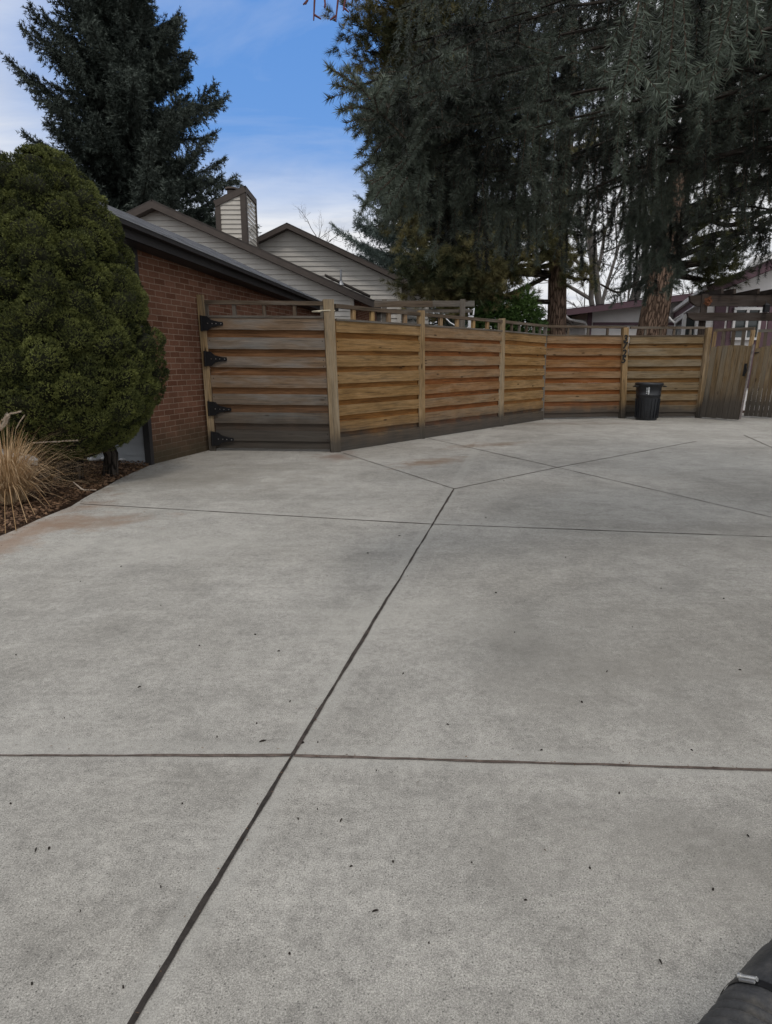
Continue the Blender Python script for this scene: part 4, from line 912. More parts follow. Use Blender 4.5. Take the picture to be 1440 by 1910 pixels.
# ------------------------------------------------------------------ foliage builders
def dwarf_spruce():
    base = Vector((-3.63, 7.30, 0)); H = 3.5
    t = thing('dwarf_spruce', base, 'dense olive green dwarf spruce shaped like a rounded cone beside the brick house', 'conifer')
    r = np.random.default_rng(11)
    Z_ = [.36, .46, .60, .75, 1.0, 1.3, 1.55, 1.98, 2.3, 2.6, 2.95, 3.2, 3.38, 3.5]; R_ = [.46, .68, .83, .96, 1.04, 1.10, 1.11, 1.01, .91, .81, .61, .44, .27, .05]
    def rad(z): return np.interp(z, Z_, R_)
    # overlapping bulging cushions, two sizes, on the rounded cone
    def cells(n_, gap, z0=.26):
        C = []; tries = 0
        while len(C) < n_ and tries < 30000:
            tries += 1; z = r.uniform(z0, H); ph = r.uniform(0, 2 * np.pi)
            if r.random() > (rad(z) + .1) / 1.3: continue
            c = np.array([rad(z) * np.cos(ph), rad(z) * np.sin(ph), z])
            if all(np.linalg.norm((c - q) * [1, 1, 1.35]) > gap for q in C): C.append(c)
        return np.array(C)
    CA = cells(400, .33)
    zb_ = r.uniform(.26, H, 5200); pb_ = r.uniform(0, 2 * np.pi, 5200); kb = r.random(5200) < (rad(zb_) + .12) / 1.31; CB = np.stack([rad(zb_) * np.cos(pb_), rad(zb_) * np.sin(pb_), zb_], 1)[kb]; szS = r.uniform(.65, 1.25, len(CA))
    n_ = 165000; z = r.uniform(.34, H, n_); ph = r.uniform(0, 2 * np.pi, n_); keep = r.random(n_) < (rad(z) + .12) / 1.31; z, ph = z[keep], ph[keep]
    S_ = np.stack([rad(z) * np.cos(ph), rad(z) * np.sin(ph), z], 1); S_ = S_[S_[:, 1] < .5]
    def near(S, C):
        kd = KDTree(len(C)); [kd.insert((c[0], c[1], c[2] * 1.35), i_) for i_, c in enumerate(C)]; kd.balance()
        q = [kd.find((p[0], p[1], p[2] * 1.35)) for p in S.tolist()]; return np.array([x[1] for x in q]), np.array([x[2] for x in q])
    def surf(S, sink=0.0, fine=1.0):
        wb = S + .05 * np.stack([clump(S, 9, 5), clump(S, 9, 6), clump(S, 9, 7)], 1); ia, da = near(wb, CA); ib, db = near(S, CB)
        out = norm(S * [1, 1, 0] + [0, 0, .001]); out = norm(out + np.array([0, 0, .30])); dome = norm(out * .24 + (wb - CA[ia]) * np.array([1, 1, 1.25]))
        ha = np.sqrt(np.clip(1 - (da / .27) ** 2, 0, 1)); hb = np.sqrt(np.clip(1 - (db / .065) ** 2, 0, 1))
        return S + out * (-.34 - sink + .31 * ha * szS[ia])[:, None] + dome * (.055 * fine * hb)[:, None] + np.array([0, 0, -.02]), dome, ia, ib
    P, dome, ia, ib = surf(S_)
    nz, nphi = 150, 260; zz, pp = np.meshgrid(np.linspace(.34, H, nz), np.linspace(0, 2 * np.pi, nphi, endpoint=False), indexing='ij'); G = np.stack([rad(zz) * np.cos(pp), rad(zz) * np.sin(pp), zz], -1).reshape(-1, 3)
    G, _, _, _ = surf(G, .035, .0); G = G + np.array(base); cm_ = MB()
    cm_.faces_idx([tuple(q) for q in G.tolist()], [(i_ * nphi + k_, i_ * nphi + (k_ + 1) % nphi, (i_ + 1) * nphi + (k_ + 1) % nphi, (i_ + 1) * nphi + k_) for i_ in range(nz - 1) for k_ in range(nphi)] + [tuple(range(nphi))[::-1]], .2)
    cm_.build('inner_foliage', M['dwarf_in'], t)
    D = norm(dome * .9 + (S_ - CB[ib]) * 4.0 + np.array([0, 0, .25]) + r.normal(scale=.25, size=S_.shape))
    T = .42 + .10 * r.normal(size=len(CA))[ia] + .20 * r.normal(size=len(CB))[ib] + .10 * r.normal(size=len(S_))
    P = P + np.array(base); Ln = r.uniform(.015, .034, len(P)); V, TT = needles(P, D, Ln, 290, .016, .0080, np.clip(T, 0, 1), fwd=.9, jit=.2); print('dwarf', len(P), len(V), len(CA), len(CB))
    tris('crown', V, TT, M['dwarf'], t)
    # woody core
    for dx, dy, w in ((.02, -.05, .15), (-.30, .1, .12), (.36, .25, .09)):
        mb = MB(); b_ = base + Vector((dx, dy, -.05)); mb.tube([b_, b_ + Vector((0, 0, .08)), b_ + Vector((.02, 0, .3)), b_ + Vector((-dx * .4, 0, .8))], [w * 1.3, w, w * .9, w * .7], 14, flute=lambda a, l: 1 + .10 * math.sin(a * 3 + l * 8) + .05 * math.sin(a * 7)); mb.build('trunk', M['bark_dark'], t)
dwarf_spruce()

def trunk_mesh(pts, rad, n=20, seed=0, amp=.05):
    ph = [random.Random(seed + i).uniform(0, 6) for i in range(4)]
    return MB().tube(pts, rad, n, flute=lambda a, l: 1 + amp * math.sin(a * 3 + ph[0] + l * .8) + amp * .6 * math.sin(a * 7 + ph[1] - l * 1.7) + amp * .4 * math.sin(a * 12 + ph[2] + l * 5))

def far_spruce(base, H, rmax, label, name='spruce_tree', z0=1.0, seed=1, mt='spruce_far', nb=170, nl=.085, w=.016, dens=1.0, group=None, power=.85, pm=55):
    r = np.random.default_rng(seed); t = thing(name, base, label, 'tree', group); b = np.array(base)
    trunk_mesh([base + Vector((0, 0, H * k_ / 8 - .1)) for k_ in range(9)], [max(.02, H * .022 * (1 - k_ / 8.2)) for k_ in range(9)], 10, seed).build('trunk', M['bark_dark'], t)
    P, D, Ln, T = [], [], [], []; LB = MB()
    for i in range(nb):
        u = (i + r.random()) / nb; u = u ** 0.9; z = z0 + (H - z0) * u; az = i * 2.399 + r.normal(scale=.3)
        ln = rmax * (1 - u) ** power * r.uniform(.50, 1.12) + .25; el = -.10 + .62 * u + r.normal(scale=.17)
        d0 = np.array([np.cos(az), np.sin(az), 0]); nseg = max(3, int(ln / .35)); p = b + [0, 0, z]; pts = [p]
        for k_ in range(nseg):
            e = el + .55 * (k_ / nseg) ** 1.5; p = p + (d0 * np.cos(e) + [0, 0, np.sin(e)]) * ln / nseg; pts.append(p)
        LB.tube([Vector(q) for q in pts], [max(.008, .035 * ln / rmax * (1 - k_ / (nseg + .5)) + .006) for k_ in range(nseg + 1)], 4, cap=False)
        side = np.array([-d0[1], d0[0], 0]); tb = r.uniform(.25, .75)
        m_ = int(ln / .075 * dens)
        for k_ in range(m_):
            s_ = (k_ + r.random()) / m_
            if s_ < .12: continue
            q = s_ * nseg; i0 = min(int(q), nseg - 1); pp = pts[i0] + (pts[i0 + 1] - pts[i0]) * (q - i0); dd = norm(pts[i0 + 1] - pts[i0])
            for sg in (-1, 1):
                l = min(1.5, (.24 + .75 * (1 - s_) ** .7 * min(1, ln / 2.5)) * r.uniform(.45, 1.25)); dr = norm(dd * .8 + side * sg * r.uniform(.4, 1.0) + [0, 0, -.12 + r.normal(scale=.34)])
                P.append(pp); D.append(dr); Ln.append(l); T.append(tb + .12 * r.normal())
                if r.random() < .5: P.append(pp + dr * l * .5); D.append(norm(dr * .4 + [0, 0, -.8] + r.normal(scale=.2, size=3))); Ln.append(l * .55); T.append(tb - .1)
        P.append(pts[-2]); D.append(norm(pts[-1] - pts[-2])); Ln.append(np.linalg.norm(pts[-1] - pts[-2]) * 1.1); T.append(tb + .1)
    P, D, Ln, T = map(np.array, (P, D, Ln, T)); T = T + .32 * clump(P, 4, seed); V, TT = needles(P, D, Ln, pm, nl, w, np.clip(T, 0, 1), fwd=.7); print(name, len(V))
    LB.build('branches', M['bark_dark'], t); tris('crown', V, TT, M[mt], t); return t
far_spruce(Vector((-10.0, 27.5, 0)), 17.3, 6.0, 'large dark green spruce towering behind the brick house roof', seed=5, nb=330, z0=2.0, dens=.95, power=.66, nl=.13, w=.032, pm=70)
far_spruce(Vector((-17.6, 29, 0)), 13.6, 2.3, 'thin dark spruce at the far left edge behind the dwarf spruce', seed=9, nb=120, z0=2)
far_spruce(Vector((1.5, 27.5, 0)), 13.5, 4.4, 'blue grey spruce standing behind the beige gable house', seed=12, nb=260, mt='spruce_blue', z0=2, power=.7, dens=1.2, nl=.11, w=.022)

def pine(base, tpts, trad, boughs, label, mt, seed, barkm='bark_red', tuft=.17, per=42, w=.010, extra=None, hang=0.0, nt_=1.0):
    """long-needled pine: explicit boughs (start on trunk, tip), tufts massed along their outer part"""
    r = np.random.default_rng(seed); t = thing('pine_tree', base, label, 'tree'); trunk_mesh(tpts, trad, 28, seed, .045).build('trunk', M[barkm], t)
    LB = MB(); P, D, T = [], [], []
    for (a_, c_, th) in boughs:
        a_ = np.array(a_); c_ = np.array(c_); ln = np.linalg.norm(c_ - a_); nseg = 8
        mid = (a_ + c_) / 2 + r.normal(scale=.08 * ln, size=3) + [0, 0, -.05 * ln]
        pts = [(1 - s_) ** 2 * a_ + 2 * s_ * (1 - s_) * mid + s_ * s_ * c_ for s_ in np.linspace(0, 1, nseg + 1)]
        LB.tube([Vector(q) for q in pts], [max(.012, th * (1 - .85 * k_ / nseg)) for k_ in range(nseg + 1)], 6, cap=False)
        tb = r.uniform(.2, .8)
        for k_ in range(int(13 * ln * nt_)):
            s_ = r.uniform(.35, 1) ** .8; q = s_ * nseg; i0 = min(int(q), nseg - 1); pp = pts[i0] + (pts[i0 + 1] - pts[i0]) * (q - i0)
            off = np.clip(r.normal(size=3), -1.35, 1.35) * [.42, .42, .22] * (.35 + .16 * ln); e = pp + off + [0, 0, .04]
            st = pp + off * .25; 
            if r.random() < .6: LB.tube([Vector(pp), Vector(pp + off * .5 + [0, 0, -.03]), Vector(e)], [.012, .008, .004], 3, cap=False)
            for j_ in range(5):
                ee = e + r.normal(scale=.13, size=3); dd = norm(off + r.normal(scale=.25, size=3) + [0, 0, .25 - hang]); P.append(ee); D.append(dd); T.append(tb + .15 * r.normal())
    P, D, T = map(np.array, (P, D, T)); T = T * .8 + .32 * clump(P, 4.5, seed); Ln = np.full(len(P), .13); V, TT = needles(P, D, Ln, per / .13, tuft, w, np.clip(T, 0, 1), fwd=.8, jit=.2); print('pine', len(V))
    LB.build('branches', M['bark_dark'], t); tris('crown', V, TT, M[mt], t); return t
rr_ = random.Random(2)
# pine with the straight reddish trunk
b1 = Vector((at(1036, 600, 18.0).x, 18.0, 0))
bo = []
def tip(u, v, Y): return at(u, v, Y)
tz_ = lambda z: Vector((b1.x + .05 * math.sin(z), 18.0, z))
for (u, v, Y) in ((800, 520, 16.8), (790, 550, 17.5), (840, 540, 16.5), (790, 480, 17), (775, 515, 17.8), (890, 500, 16.6), (860, 460, 16.5), (950, 470, 17), (900, 430, 17), (830, 420, 17.5), (760, 440, 18), (1000, 440, 17), (1075, 480, 17), (1095, 430, 17.5), (1060, 400, 16.8), (780, 380, 18.5), (815, 560, 17.2), (1110, 520, 17.2), (755, 410, 18.6), (770, 500, 17.2)):
    q = tip(u, v, Y); zs = q.z + rr_.uniform(-.4, .9); bo.append((tz_(max(2.9, zs)), q, .07))
for (u, v, Y) in ((690, 60, 17), (720, 110, 17.5), (690, 10, 17), (700, 150, 17.5), (760, 40, 16.5), (820, 100, 17), (900, 50, 17), (760, 180, 18), (860, 200, 17), (960, 150, 17), (740, -40, 18), (850, -60, 18), (960, -30, 17), (1050, 60, 17), (1000, 250, 17), (920, 290, 17), (830, 300, 17), (1080, 180, 17), (760, 300, 17.6), (1130, -20, 18), (1090, 300, 17), (680, 95, 17.2), (655, 45, 17.4), (735, 230, 17.8), (700, -5, 16.8), (1120, 250, 18.6), (880, 130, 18.2)):
    q = tip(u, v, Y); bo.append((tz_(q.z + rr_.uniform(-.8, .3)), q, .08))
pine(b1, [tz_(z) for z in (-.1, .4, 1, 1.8, 2.6, 3.4, 4.4, 6, 8, 10.5, 13)], [.33, .28, .26, .25, .24, .235, .22, .20, .15, .1, .03], bo, 'tall pine with straight reddish trunk and brown tinged boughs over the fence corner', 'pine_brown', 21, nt_=1.15)
# pine with the thick leaning trunk
b2 = Vector((at(1207, 600, 17.3).x - .05, 17.3, 0)); tl_ = lambda z: Vector((b2.x + .085 * z + .02 * max(0, z - 3), 17.3, z))
bo = []
for (u, v, Y) in ((1330, 400, 17), (1360, 440, 16.8), (1400, 400, 17), (1430, 340, 16.6), (1390, 330, 17), (1345, 300, 17), (1370, 500, 18), (1345, 520, 19), (1420, 270, 17), (1360, 240, 17.5), (1310, 260, 17.5), (1450, 200, 17), (1380, 170, 17), (1300, 180, 17.5), (1250, 120, 17), (1440, 100, 17), (1340, 60, 17), (1220, 20, 17), (1180, 150, 17), (1150, 300, 18), (1400, -10, 17), (1270, -40, 17), (1300, 330, 18.2), (1180, 380, 16.4), (1400, 440, 17.2), (1200, 230, 18)):
    q = tip(u, v, Y); zs = q.z - rr_.uniform(.1, .9); bo.append((tl_(max(3.6, zs)), q, .10))
tk = pine(b2, [tl_(z) for z in (-.1, .4, 1, 1.7, 2.4, 3.2, 4.2, 5.5, 7.5, 10, 13)], [.52, .43, .40, .375, .35, .32, .30, .26, .20, .12, .03], bo, 'tall pine with thick leaning orange brown trunk behind the numbered fence', 'pine', 33, nt_=.9)
mb = MB()
for pts, r0 in (([tl_(3.9), at(1240, 405, 17.2), at(1300, 403, 17), at(1360, 420, 16.9), at(1420, 400, 16.8)], .10), ([tl_(3.5), at(1265, 470, 17.1), at(1330, 440, 17), at(1400, 430, 17), at(1460, 400, 17)], .12), ([tl_(5.0), at(1300, 300, 17.1), at(1380, 240, 17), at(1450, 215, 17)], .10), ([tl_(3.6), at(1170, 538, 17.2), at(1150, 545, 17.1), at(1120, 530, 17)], .05)):
    pp_ = bez([Vector(p) for p in pts], 6); mb.tube(pp_, [r0 * (1 - .6 * i_ / len(pp_)) for i_ in range(len(pp_))], 8)
mb.build('limb', M['bark_dark'], tk)

# bare trees
def bare(base, stems, label, m_, seed, depth=4, r0=.16, spread=.5, name='bare_tree'):
    r = np.random.default_rng(seed); t = thing(name, base, label, 'tree'); mb = MB(); ms = MB()
    def grow(p, d, ln, rad, lv):
        n_ = 4; pts = [p]
        for k_ in range(n_): d = norm(d + r.normal(scale=.10, size=3) + [0, 0, .03]); p = p + d * ln / n_; pts.append(p)
        ms_ = ms if lv <= 1 else mb
        ms_.tube([Vector(q) for q in pts], [rad * (1 - .35 * k_ / n_) for k_ in range(n_ + 1)], 8 if lv < 2 else 3, cap=False)
        if lv >= depth: return
        for _ in range(3 if lv < 3 else 4):
            s_ = r.integers(1, n_ + 1); grow(pts[s_], norm(d + r.normal(scale=spread, size=3)), ln * r.uniform(.5, .75), rad * .52, lv + 1)
    for (tipp, rad) in stems:
        d = np.array(tipp) - np.array(base); ln = np.linalg.norm(d); grow(np.array(base) + [0, 0, .0], d / ln, ln, rad, 0)
    ms.build('trunk', M[m_], t); mb.build('branches', M[m_], t); return t
Bb = Vector((at(1140, 700, 27).x, 27, 0))
bare(Bb, [(at(1085, 440, 27), .13), (at(1108, 420, 27), .15), (at(1150, 415, 27), .15), (at(1178, 430, 26.6), .11), (at(1205, 430, 27.3), .11), (at(1230, 450, 26.5), .12), (at(1060, 500, 27), .14)], 'bare grey multi stemmed tree fanning out behind the far white house', 'twig_grey', 4, spread=.42)
for (u, v, Y, lab, s_) in ((1300, 500, 40, 'pale leafless tree in the distance between the pines', 8), (590, 412, 48, 'faint leafless tree top beyond the beige gable', 9), (1095, 520, 44, 'leafless tree far behind the multi stemmed tree', 10)):
    tp_ = at(u, v, Y); ba = Vector((tp_.x, Y, 0)); ba.z = tp_.z - 2.6; q_ = bare(ba, [(tp_ - Vector((0, 0, .9)), .05), (tp_ + Vector((.8, 0, -1.4)), .04), (tp_ + Vector((-.9, 0, -1.5)), .04)], lab, 'twig_grey', s_, depth=4, spread=.5); mb = MB(); mb.tube([Vector((ba.x, Y, -.05)), ba + Vector((0, 0, .02))], .09, 6); mb.build('trunk', M['twig_grey'], q_)

# arborvitae behind the fence
def shrub(c, rx, ry, h, label, seed, n=2600):
    r = np.random.default_rng(seed); t = thing('arborvitae', c, label, 'shrub'); v = norm(r.normal(size=(n, 3))); rad = r.uniform(.55, 1.0, n) ** .5
    P = np.array(c) + np.stack([v[:, 0] * rx * rad, v[:, 1] * ry * rad, h * .5 + v[:, 2] * h * .5 * rad], 1); D = norm(v * .5 + [0, 0, -.45] + r.normal(scale=.3, size=(n, 3)))
    T = .5 + .3 * np.sin(P[:, 0] * 5) * np.sin(P[:, 2] * 4) + .1 * r.normal(size=n); V, TT = needles(P, D, np.full(n, .22), 150, .07, .016, np.clip(T, 0, 1), fwd=1.1); tris('crown', V, TT, M['arbor'], t)
    MB().tube([c, c + Vector((0, 0, h * .8))], [.09, .03], 8).build('trunk', M['bark_dark'], t)
shrub(Vector((at(920, 600, 16.9).x, 16.9, 0)), .62, .5, 2.85, 'dark green arborvitae shrub just right of the white post behind the fence', 3)
shrub(Vector((at(975, 600, 17.0).x, 17.0, 0)), .52, .5, 3.05, 'brighter green arborvitae shrub beside the straight pine trunk', 5)

# ------------------------------------------------------------------ near blue spruce hanging in from the right
def near_spruce():
    base = Vector((4.35, 4.2, 0)); r = np.random.default_rng(77)
    t = thing('blue_spruce', base, 'blue grey spruce with long drooping boughs hanging in close overhead at the right', 'tree')
    trunk_mesh([base + Vector((0, 0, z)) for z in (-.1, .3, 1, 2, 3.5, 5.5, 8, 11)], [.34, .27, .24, .22, .20, .16, .11, .03], 24, 3).build('trunk', M['bark_dark'], t)
    LB = MB(); P, D, Ln, T, RD = [], [], [], [], []
    def seg(p, d, l, tb, rd): P.append(p); D.append(d); Ln.append(l); T.append(tb); RD.append(rd)
    def hang(p, l, tb, sway):
        tb = tb - .12 if tb < .95 else tb
        d = norm(np.array([sway[0], sway[1], -1.0]) + r.normal(scale=.14, size=3)); n_ = max(1, int(l / .14))
        for k_ in range(n_):
            seg(p, d, l / n_ * 1.05, tb, .0022)
            for _ in range(2):
                s_ = r.random(); dd = norm(d * .9 + norm(r.normal(size=3)) * .75); seg(p + d * l / n_ * s_, dd, r.uniform(.045, .10), tb + .06, .0015)
            p = p + d * l / n_; d = norm(d + r.normal(scale=.10, size=3) + [0, 0, -.08])
        seg(p, d, .035, tb + .15, .0012)
    def bough(tp, zatt, th=.035, hl=(.15, .45), u0=.30, droop=.0, lat=1.0, den=1.0):
        a_ = np.array([base.x, base.y, zatt]); c_ = np.array(tp); ln = np.linalg.norm(c_ - a_); mid = (a_ + c_) / 2 + [0, 0, .10 * ln + r.normal(scale=.05)] + r.normal(scale=.04 * ln, size=3) * [1, 1, .2]
        n_ = 24; pts = [(1 - s_) ** 2 * a_ + 2 * s_ * (1 - s_) * mid + s_ * s_ * c_ for s_ in np.linspace(0, 1, n_ + 1)]
        wv = r.uniform(0, 6, 3); pts = [q + np.array([0, .05 * math.sin(k_ * .55 + wv[0]), .075 * math.sin(k_ * .42 + wv[1]) + .03 * math.sin(k_ * 1.1 + wv[2])]) * min(1, (n_ - k_) / 6) for k_, q in enumerate(pts)]
        LB.tube([Vector(q) for q in pts], [max(.003, th * (1 - .95 * (k_ / n_) ** .6)) for k_ in range(n_ + 1)], 6, cap=False)
        tb = r.uniform(.1, .85)
        m_ = int(ln * (1 - u0) / .085 * den)
        for k_ in range(m_):
            s_ = u0 + (1 - u0) * (k_ + r.random()) / m_; q = s_ * n_; i0 = min(int(q), n_ - 1); pp = pts[i0] + (pts[i0 + 1] - pts[i0]) * (q - i0); dd = norm(pts[i0 + 1] - pts[i0]); side = norm(np.cross(dd, [0, 0, 1]))
            sg = -1 if k_ % 2 else 1; tl2 = tb + .16 * r.normal()
            l = (.10 + .55 * (1 - s_)) * r.uniform(.6, 1.15) * lat; dr = norm(dd * .75 + side * sg * .8 + [0, 0, -.12 + r.normal(scale=.12)])
            ns = max(1, int(l / .10)); pq = pp.copy()
            for j_ in range(ns):
                seg(pq, dr, l / ns * 1.05, tl2, .003)
                if r.random() < .45 * den: hang(pq + dr * l / ns * r.random(), r.uniform(*hl) * (.6 + .4 * (1 - s_)), tl2, (-.05, 0))
                for sg2 in (-1, 1):
                    if r.random() < .7: seg(pq + dr * l / ns * r.random(), norm(dr * .8 + norm(np.cross(dr, [0, 0, 1])) * sg2 * .7 + [0, 0, -.1]), r.uniform(.06, .12), tl2 + .05, .0018)
                pq = pq + dr * l / ns; dr = norm(dr + [0, 0, -.06] + r.normal(scale=.06, size=3))
            if r.random() < .5 * den: hang(pp, r.uniform(*hl), tl2, (0, 0))
        k_ = int(n_ * .85)
        for q in range(k_, n_): seg(pts[q], norm(pts[q + 1] - pts[q]), np.linalg.norm(pts[q + 1] - pts[q]), tb + .1, .003)
    # the tip that reaches out over the sky
    def brush(px, tb, fat=2, rad=.0035):
        pts = [np.array(at(*q)) for q in px]
        for a_, b_ in zip(pts[:-1], pts[1:]):
            l = np.linalg.norm(b_ - a_); k_ = max(1, int(l / .04)); d = (b_ - a_) / l
            for i_ in range(k_):
                for _ in range(fat): seg(a_ + d * l * i_ / k_, norm(d + r.normal(scale=.05, size=3)), l / k_ * 1.15, tb, rad)
        seg(pts[-1], norm(pts[-1] - pts[-2]), .02, tb + .1, .001); seg(pts[-1], norm(pts[-1] - pts[-2]), .02, tb + .1, .001)
    for px in (((760, 262, 2.3), (715, 215, 2.2), (675, 165, 2.1), (645, 145, 2.05), (620, 128, 2.0)), ((735, 232, 2.25), (690, 203, 2.15), (662, 198, 2.1), (640, 205, 2.05)), ((690, 185, 2.1), (665, 150, 2.1), (655, 135, 2.1)),
               ((705, 210, 2.15), (700, 180, 2.1), (712, 155, 2.1)), ((720, 222, 2.2), (725, 185, 2.2), (740, 160, 2.2)), ((715, 215, 2.2), (690, 225, 2.2), (672, 222, 2.2)), ((740, 250, 2.3), (715, 262, 2.3), (700, 285, 2.3)),
               ((750, 300, 2.4), (715, 330, 2.4), (690, 340, 2.35)), ((745, 320, 2.4), (712, 350, 2.4), (700, 372, 2.4)), ((760, 330, 2.45), (735, 365, 2.45), (722, 392, 2.45)), ((675, 168, 2.1), (650, 165, 2.1), (632, 160, 2.08)),
               ((1150, 140, 3.2), (900, 60, 3.0), (800, 200, 2.7), (760, 262, 2.3)), ((900, 230, 2.9), (800, 240, 2.6), (745, 320, 2.4))):
        brush(px, .62 + .12 * r.random())
    bough(at(655, 165, 2.25), 3.4, hl=(.04, .12), u0=.6, lat=.4, den=1.0)
    bough(at(690, 215, 2.35), 3.2, hl=(.06, .16), u0=.55, lat=.5, den=1.0)
    for (u, v, Y, z_, hl_) in ((712, 250, 3.0, 2.9, (.2, .45)), (735, 170, 3.2, 3.2, (.2, .5)), (700, 340, 3.3, 2.6, (.15, .28)), (760, 300, 3.0, 2.7, (.2, .42)), (800, 340, 3.3, 2.5, (.18, .38)), (850, 270, 3.1, 2.8, (.25, .5)), (770, 80, 3.3, 3.5, (.25, .55)),
                       (900, 200, 3.6, 3.0, (.25, .55)), (930, 340, 3.3, 2.4, (.25, .48)), (860, 60, 3.6, 3.6, (.25, .5)), (980, 100, 3.8, 3.5, (.3, .6)), (960, 380, 3.8, 2.3, (.2, .42)), (1020, 260, 4.0, 2.8, (.3, .55)), (1060, 30, 3.6, 3.9, (.3, .6)), (1080, 160, 4.2, 3.3, (.3, .6)),
                       (1160, 60, 4.2, 3.7, (.3, .55)), (1140, 230, 4.6, 3.0, (.25, .5)), (1260, 120, 4.8, 3.2, (.25, .5)), (1200, 380, 5.0, 2.7, (.25, .5)), (1100, 440, 5.6, 2.8, (.15, .35)), (1240, 430, 4.8, 2.4, (.15, .32)), (1350, 60, 4.4, 3.4, (.25, .5)), (1420, 160, 4.6, 3.0, (.25, .45)), (820, 170, 4.2, 3.6, (.25, .55)), (740, 20, 4.4, 4.2, (.3, .5)), (1180, 460, 5.4, 2.5, (.2, .45)), (1225, 500, 5.2, 2.2, (.12, .3)), (1110, 360, 5.0, 2.9, (.2, .4)), (1190, 300, 4.4, 2.9, (.25, .5)), (880, 400, 3.5, 2.2, (.15, .3)), (790, 220, 3.7, 3.1, (.25, .5)), (1000, 180, 4.6, 3.3, (.3, .6)), (950, 20, 4.2, 3.9, (.3, .6)), (1300, 200, 5.2, 3.2, (.2, .4))):
        bough(at(u, v, Y), z_, hl=hl_, den=.82)
    for (u, v, Y, z_) in ((1222, -60, 1.55, 2.6), (1340, -80, 1.6, 2.7), (1185, -90, 1.75, 2.9)):
        bough(at(u, v, Y), z_, hl=(.10, .2), u0=.5, lat=.4, den=.6)
    def curtain(u0, u1, v0, v1, Y, n_, tb):
        for i_ in range(n_):
            u_ = u0 + (u1 - u0) * (i_ + r.random()) / n_; y_ = Y * r.uniform(.92, 1.08); vt, vb = v0 + r.uniform(-25, 25), v1 + r.uniform(-60, 20); du = r.uniform(-14, 10)
            px = [(u_ + du * s_ + r.uniform(-3, 3), vt + (vb - vt) * s_, y_) for s_ in (0, .3, .6, .85, 1)]
            brush(px, tb + r.uniform(-.28, .14), 2, .002)
            for s_ in np.arange(.15, 1, .13):
                pt = np.array(at(u_ + du * s_, vt + (vb - vt) * s_, y_)); a_ = r.uniform(0, 6.3); dd = norm(np.array([math.cos(a_) * .55, math.sin(a_) * .55, -.8])); seg(pt, dd, r.uniform(.05, .10), tb + r.uniform(-.1, .25), .0015)
    def sprays(u0, u1, v0, v1, Y, n_, tb, l=.17):
        for _ in range(n_):
            u_, v_ = r.uniform(u0, u1), r.uniform(v0, v1); y_ = Y * r.uniform(.9, 1.12); st = np.array(at(u_, v_, y_)); d = norm(np.array([-.45 + r.normal(scale=.3), -.6 + r.normal(scale=.3), -.45 + r.normal(scale=.3)]))
            t_ = tb + r.uniform(-.3, .25); l_ = l * r.uniform(.6, 1.2); p_ = st
            for k_ in range(4):
                for _2 in range(2): seg(p_, norm(d + r.normal(scale=.04, size=3)), l_ / 4 * 1.1, t_, .002)
                if k_ in (1, 2):
                    sd = norm(np.cross(d, r.normal(size=3)))
                    for sg in (-1, 1): seg(p_, norm(d * .8 + sd * sg * .75), l_ * r.uniform(.3, .5), t_ + .05, .0015); seg(p_, norm(d * .8 + sd * sg * .75), l_ * .35, t_ + .05, .0015)
                p_ = p_ + d * l_ / 4; d = norm(d + [0, 0, -.12])
            seg(p_, d, .02, t_ + .15, .001)
    sprays(700, 800, 150, 385, 3.0, 62, .78); sprays(800, 950, 60, 260, 3.1, 46, .6); sprays(800, 960, 250, 430, 3.3, 40, .55); sprays(950, 1060, 60, 420, 3.7, 30, .42); sprays(1060, 1430, 60, 330, 4.2, 46, .35); sprays(1170, 1275, 330, 530, 4.6, 40, .62)
    curtain(715, 800, 200, 400, 3.1, 7, .68); curtain(800, 900, 230, 440, 3.3, 8, .50); curtain(900, 1010, 220, 480, 3.6, 8, .45); curtain(1060, 1110, 290, 520, 4.6, 5, .5)
    curtain(1170, 1275, 400, 545, 4.8, 12, .55); curtain(1175, 1260, 300, 440, 4.6, 5, .45); curtain(1120, 1420, 100, 260, 4.4, 9, .2)
    # sprays hanging close to the lens at the upper right
    for (u, v, Y, l, sx) in ((1200, -45, 1.45, .20, -.12), (1262, -60, 1.5, .22, -.03), (1245, -50, 1.55, .17, .05), (1385, -70, 1.5, .18, -.15), (1340, -50, 1.6, .16, -.02), (1365, -60, 1.65, .17, .0)):
        hang(np.array(at(u, v, Y)), l + .03, .97, (sx, 0))
        hang(np.array(at(u + 10, v, Y)), l * .8, .96, (sx + .2, 0)); hang(np.array(at(u - 8, v - 10, Y + .1)), l * .8, .955, (sx, .1))
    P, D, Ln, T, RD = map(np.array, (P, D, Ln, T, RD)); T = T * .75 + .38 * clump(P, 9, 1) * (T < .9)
    fp, fd = [], []
    for (u, v, Y, sx, sz, k_) in ((1330, 120, 6.4, 1.3, .7, 420), (1130, 60, 6.2, 1.2, .7, 380), (940, 60, 6.0, .9, .6, 240), (900, 250, 6.0, .7, .5, 200), (1380, 260, 6.6, .7, .3, 120), (1010, 200, 6.5, .5, .4, 110), (1190, 250, 6.6, .6, .3, 90), (1060, 350, 6.6, .4, .25, 50), (840, 120, 5.6, .5, .5, 120), (1215, 420, 6.5, .3, .45, 130), (960, 380, 6.2, .3, .3, 70)):
        c_ = np.array(at(u, v, Y)); q = c_ + norm(r.normal(size=(k_, 3))) * (r.random((k_, 1)) ** .4) * [sx, .9, sz]; fp.append(q); fd.append(norm(np.array([-.25, 0, -1.0]) + r.normal(scale=.35, size=(k_, 3))))
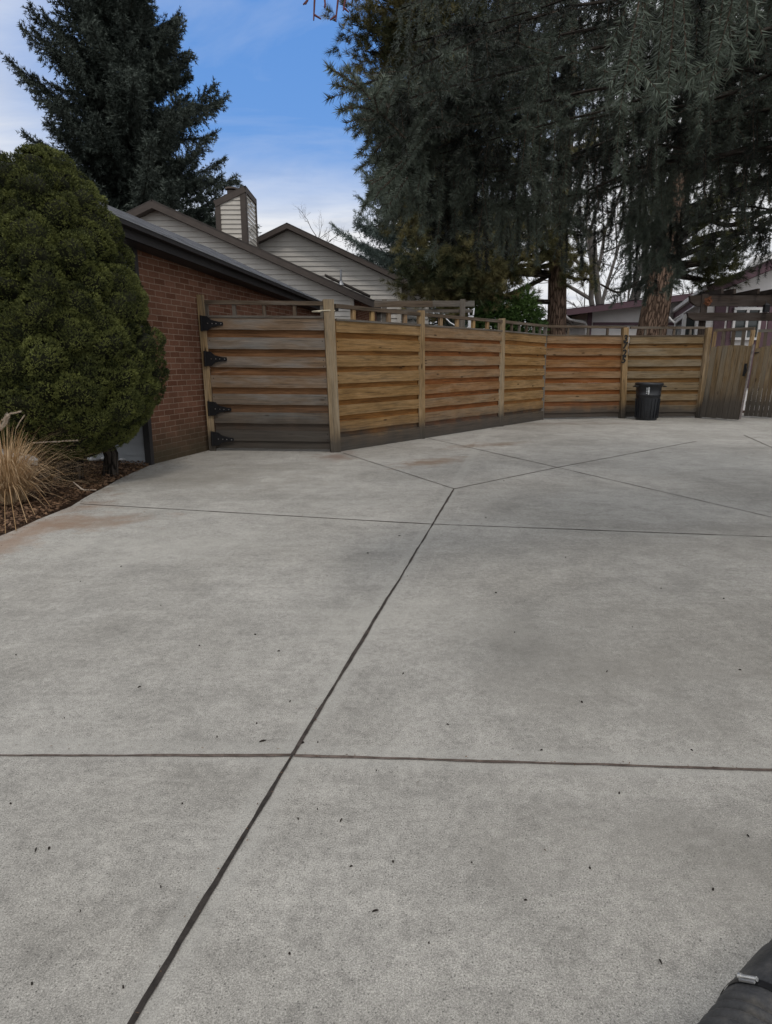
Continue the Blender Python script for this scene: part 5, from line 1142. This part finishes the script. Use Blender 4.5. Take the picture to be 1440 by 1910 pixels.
    # unseen rest of the crown, added to shade boughs and concrete: level whorls overhead
    for i_ in range(150):
        z_ = r.uniform(3.8, 11.5); rr0 = 4.9 * (1 - (z_ - 3.0) / 9.2) ** .8 + .4; az = r.uniform(0, 2 * np.pi); dd = np.array([np.cos(az), np.sin(az), -.10]); k_ = int(rr0 * 16)
        s_ = r.uniform(.12, 1, k_) * rr0; q = np.array([base.x, base.y, z_]) + dd * s_[:, None] + r.normal(size=(k_, 3)) * [.26, .26, .10]
        ok = q[:, 2] > EYE + .52 * np.maximum(q[:, 1], 0) + .35; q = q[ok]; fp.append(q); fd.append(norm(dd + r.normal(scale=.5, size=q.shape) + [0, 0, -.35]))
        LB.tube([base + Vector((0, 0, z_)), base + Vector(tuple(dd * rr0 * .9)) + Vector((0, 0, z_))], [.04, .006], 4, cap=False)
    fp = np.concatenate(fp); fd = np.concatenate(fd); V2, T2 = needles(fp, fd, np.full(len(fp), .26), 230, .034, .0065, np.clip(.35 + .15 * r.normal(size=len(fp)), 0, 1), fwd=.6)
    V, TT = needles(P, D, Ln, 820, .026, .0030, np.clip(T, 0, 1), fwd=.55, jit=.12); print('near', len(P), 'segs', Ln.sum(), 'm', len(V))
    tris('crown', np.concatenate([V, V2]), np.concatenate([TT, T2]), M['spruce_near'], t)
    # shaded inner boughs of the far side of the crown, long dense sprays
    SV = sticks(P, D, Ln, RD[:, None]); tris('twigs', SV, np.full(len(SV), .5), M['twig'], t); LB.build('branches', M['bark_dark'], t)
near_spruce()

# bare maroon twigs dipping in at the top
tw = thing('bare_branch', at(650, -120, 4.0), 'bare maroon twig tips dipping in at the top of the sky', 'branch'); mb = MB(); r = random.Random(8)
for (u0, v0, u1, v1) in ((596, -120, 585, 38), (640, -120, 626, 40), (615, -100, 570, 8), (600, -60, 607, 12), (660, -60, 640, 20)):
    pts = bez([at(660, -260, 4.2), at(u0, v0, 4.0), at((u0 + u1) / 2 + r.uniform(-3, 3), (v0 + v1) / 2, 3.95), at(u1, v1, 3.9)], 5); mb.tube(pts, [.012 * (1 - i_ / len(pts)) + .003 for i_ in range(len(pts))], 5)
    for k_ in (-2, -5): p = pts[k_]; mb.tube([p, p + Vector((r.uniform(-.04, .04), 0, -.02))], [.006, .004], 5)
pts = bez([at(660, -260, 4.2), Vector((2.2, 4.3, 5.4)), Vector((4.6, 5.0, 6.0))], 5); mb.tube(pts, .02, 6)
mb.build('twigs', M['twig_maroon'], tw)
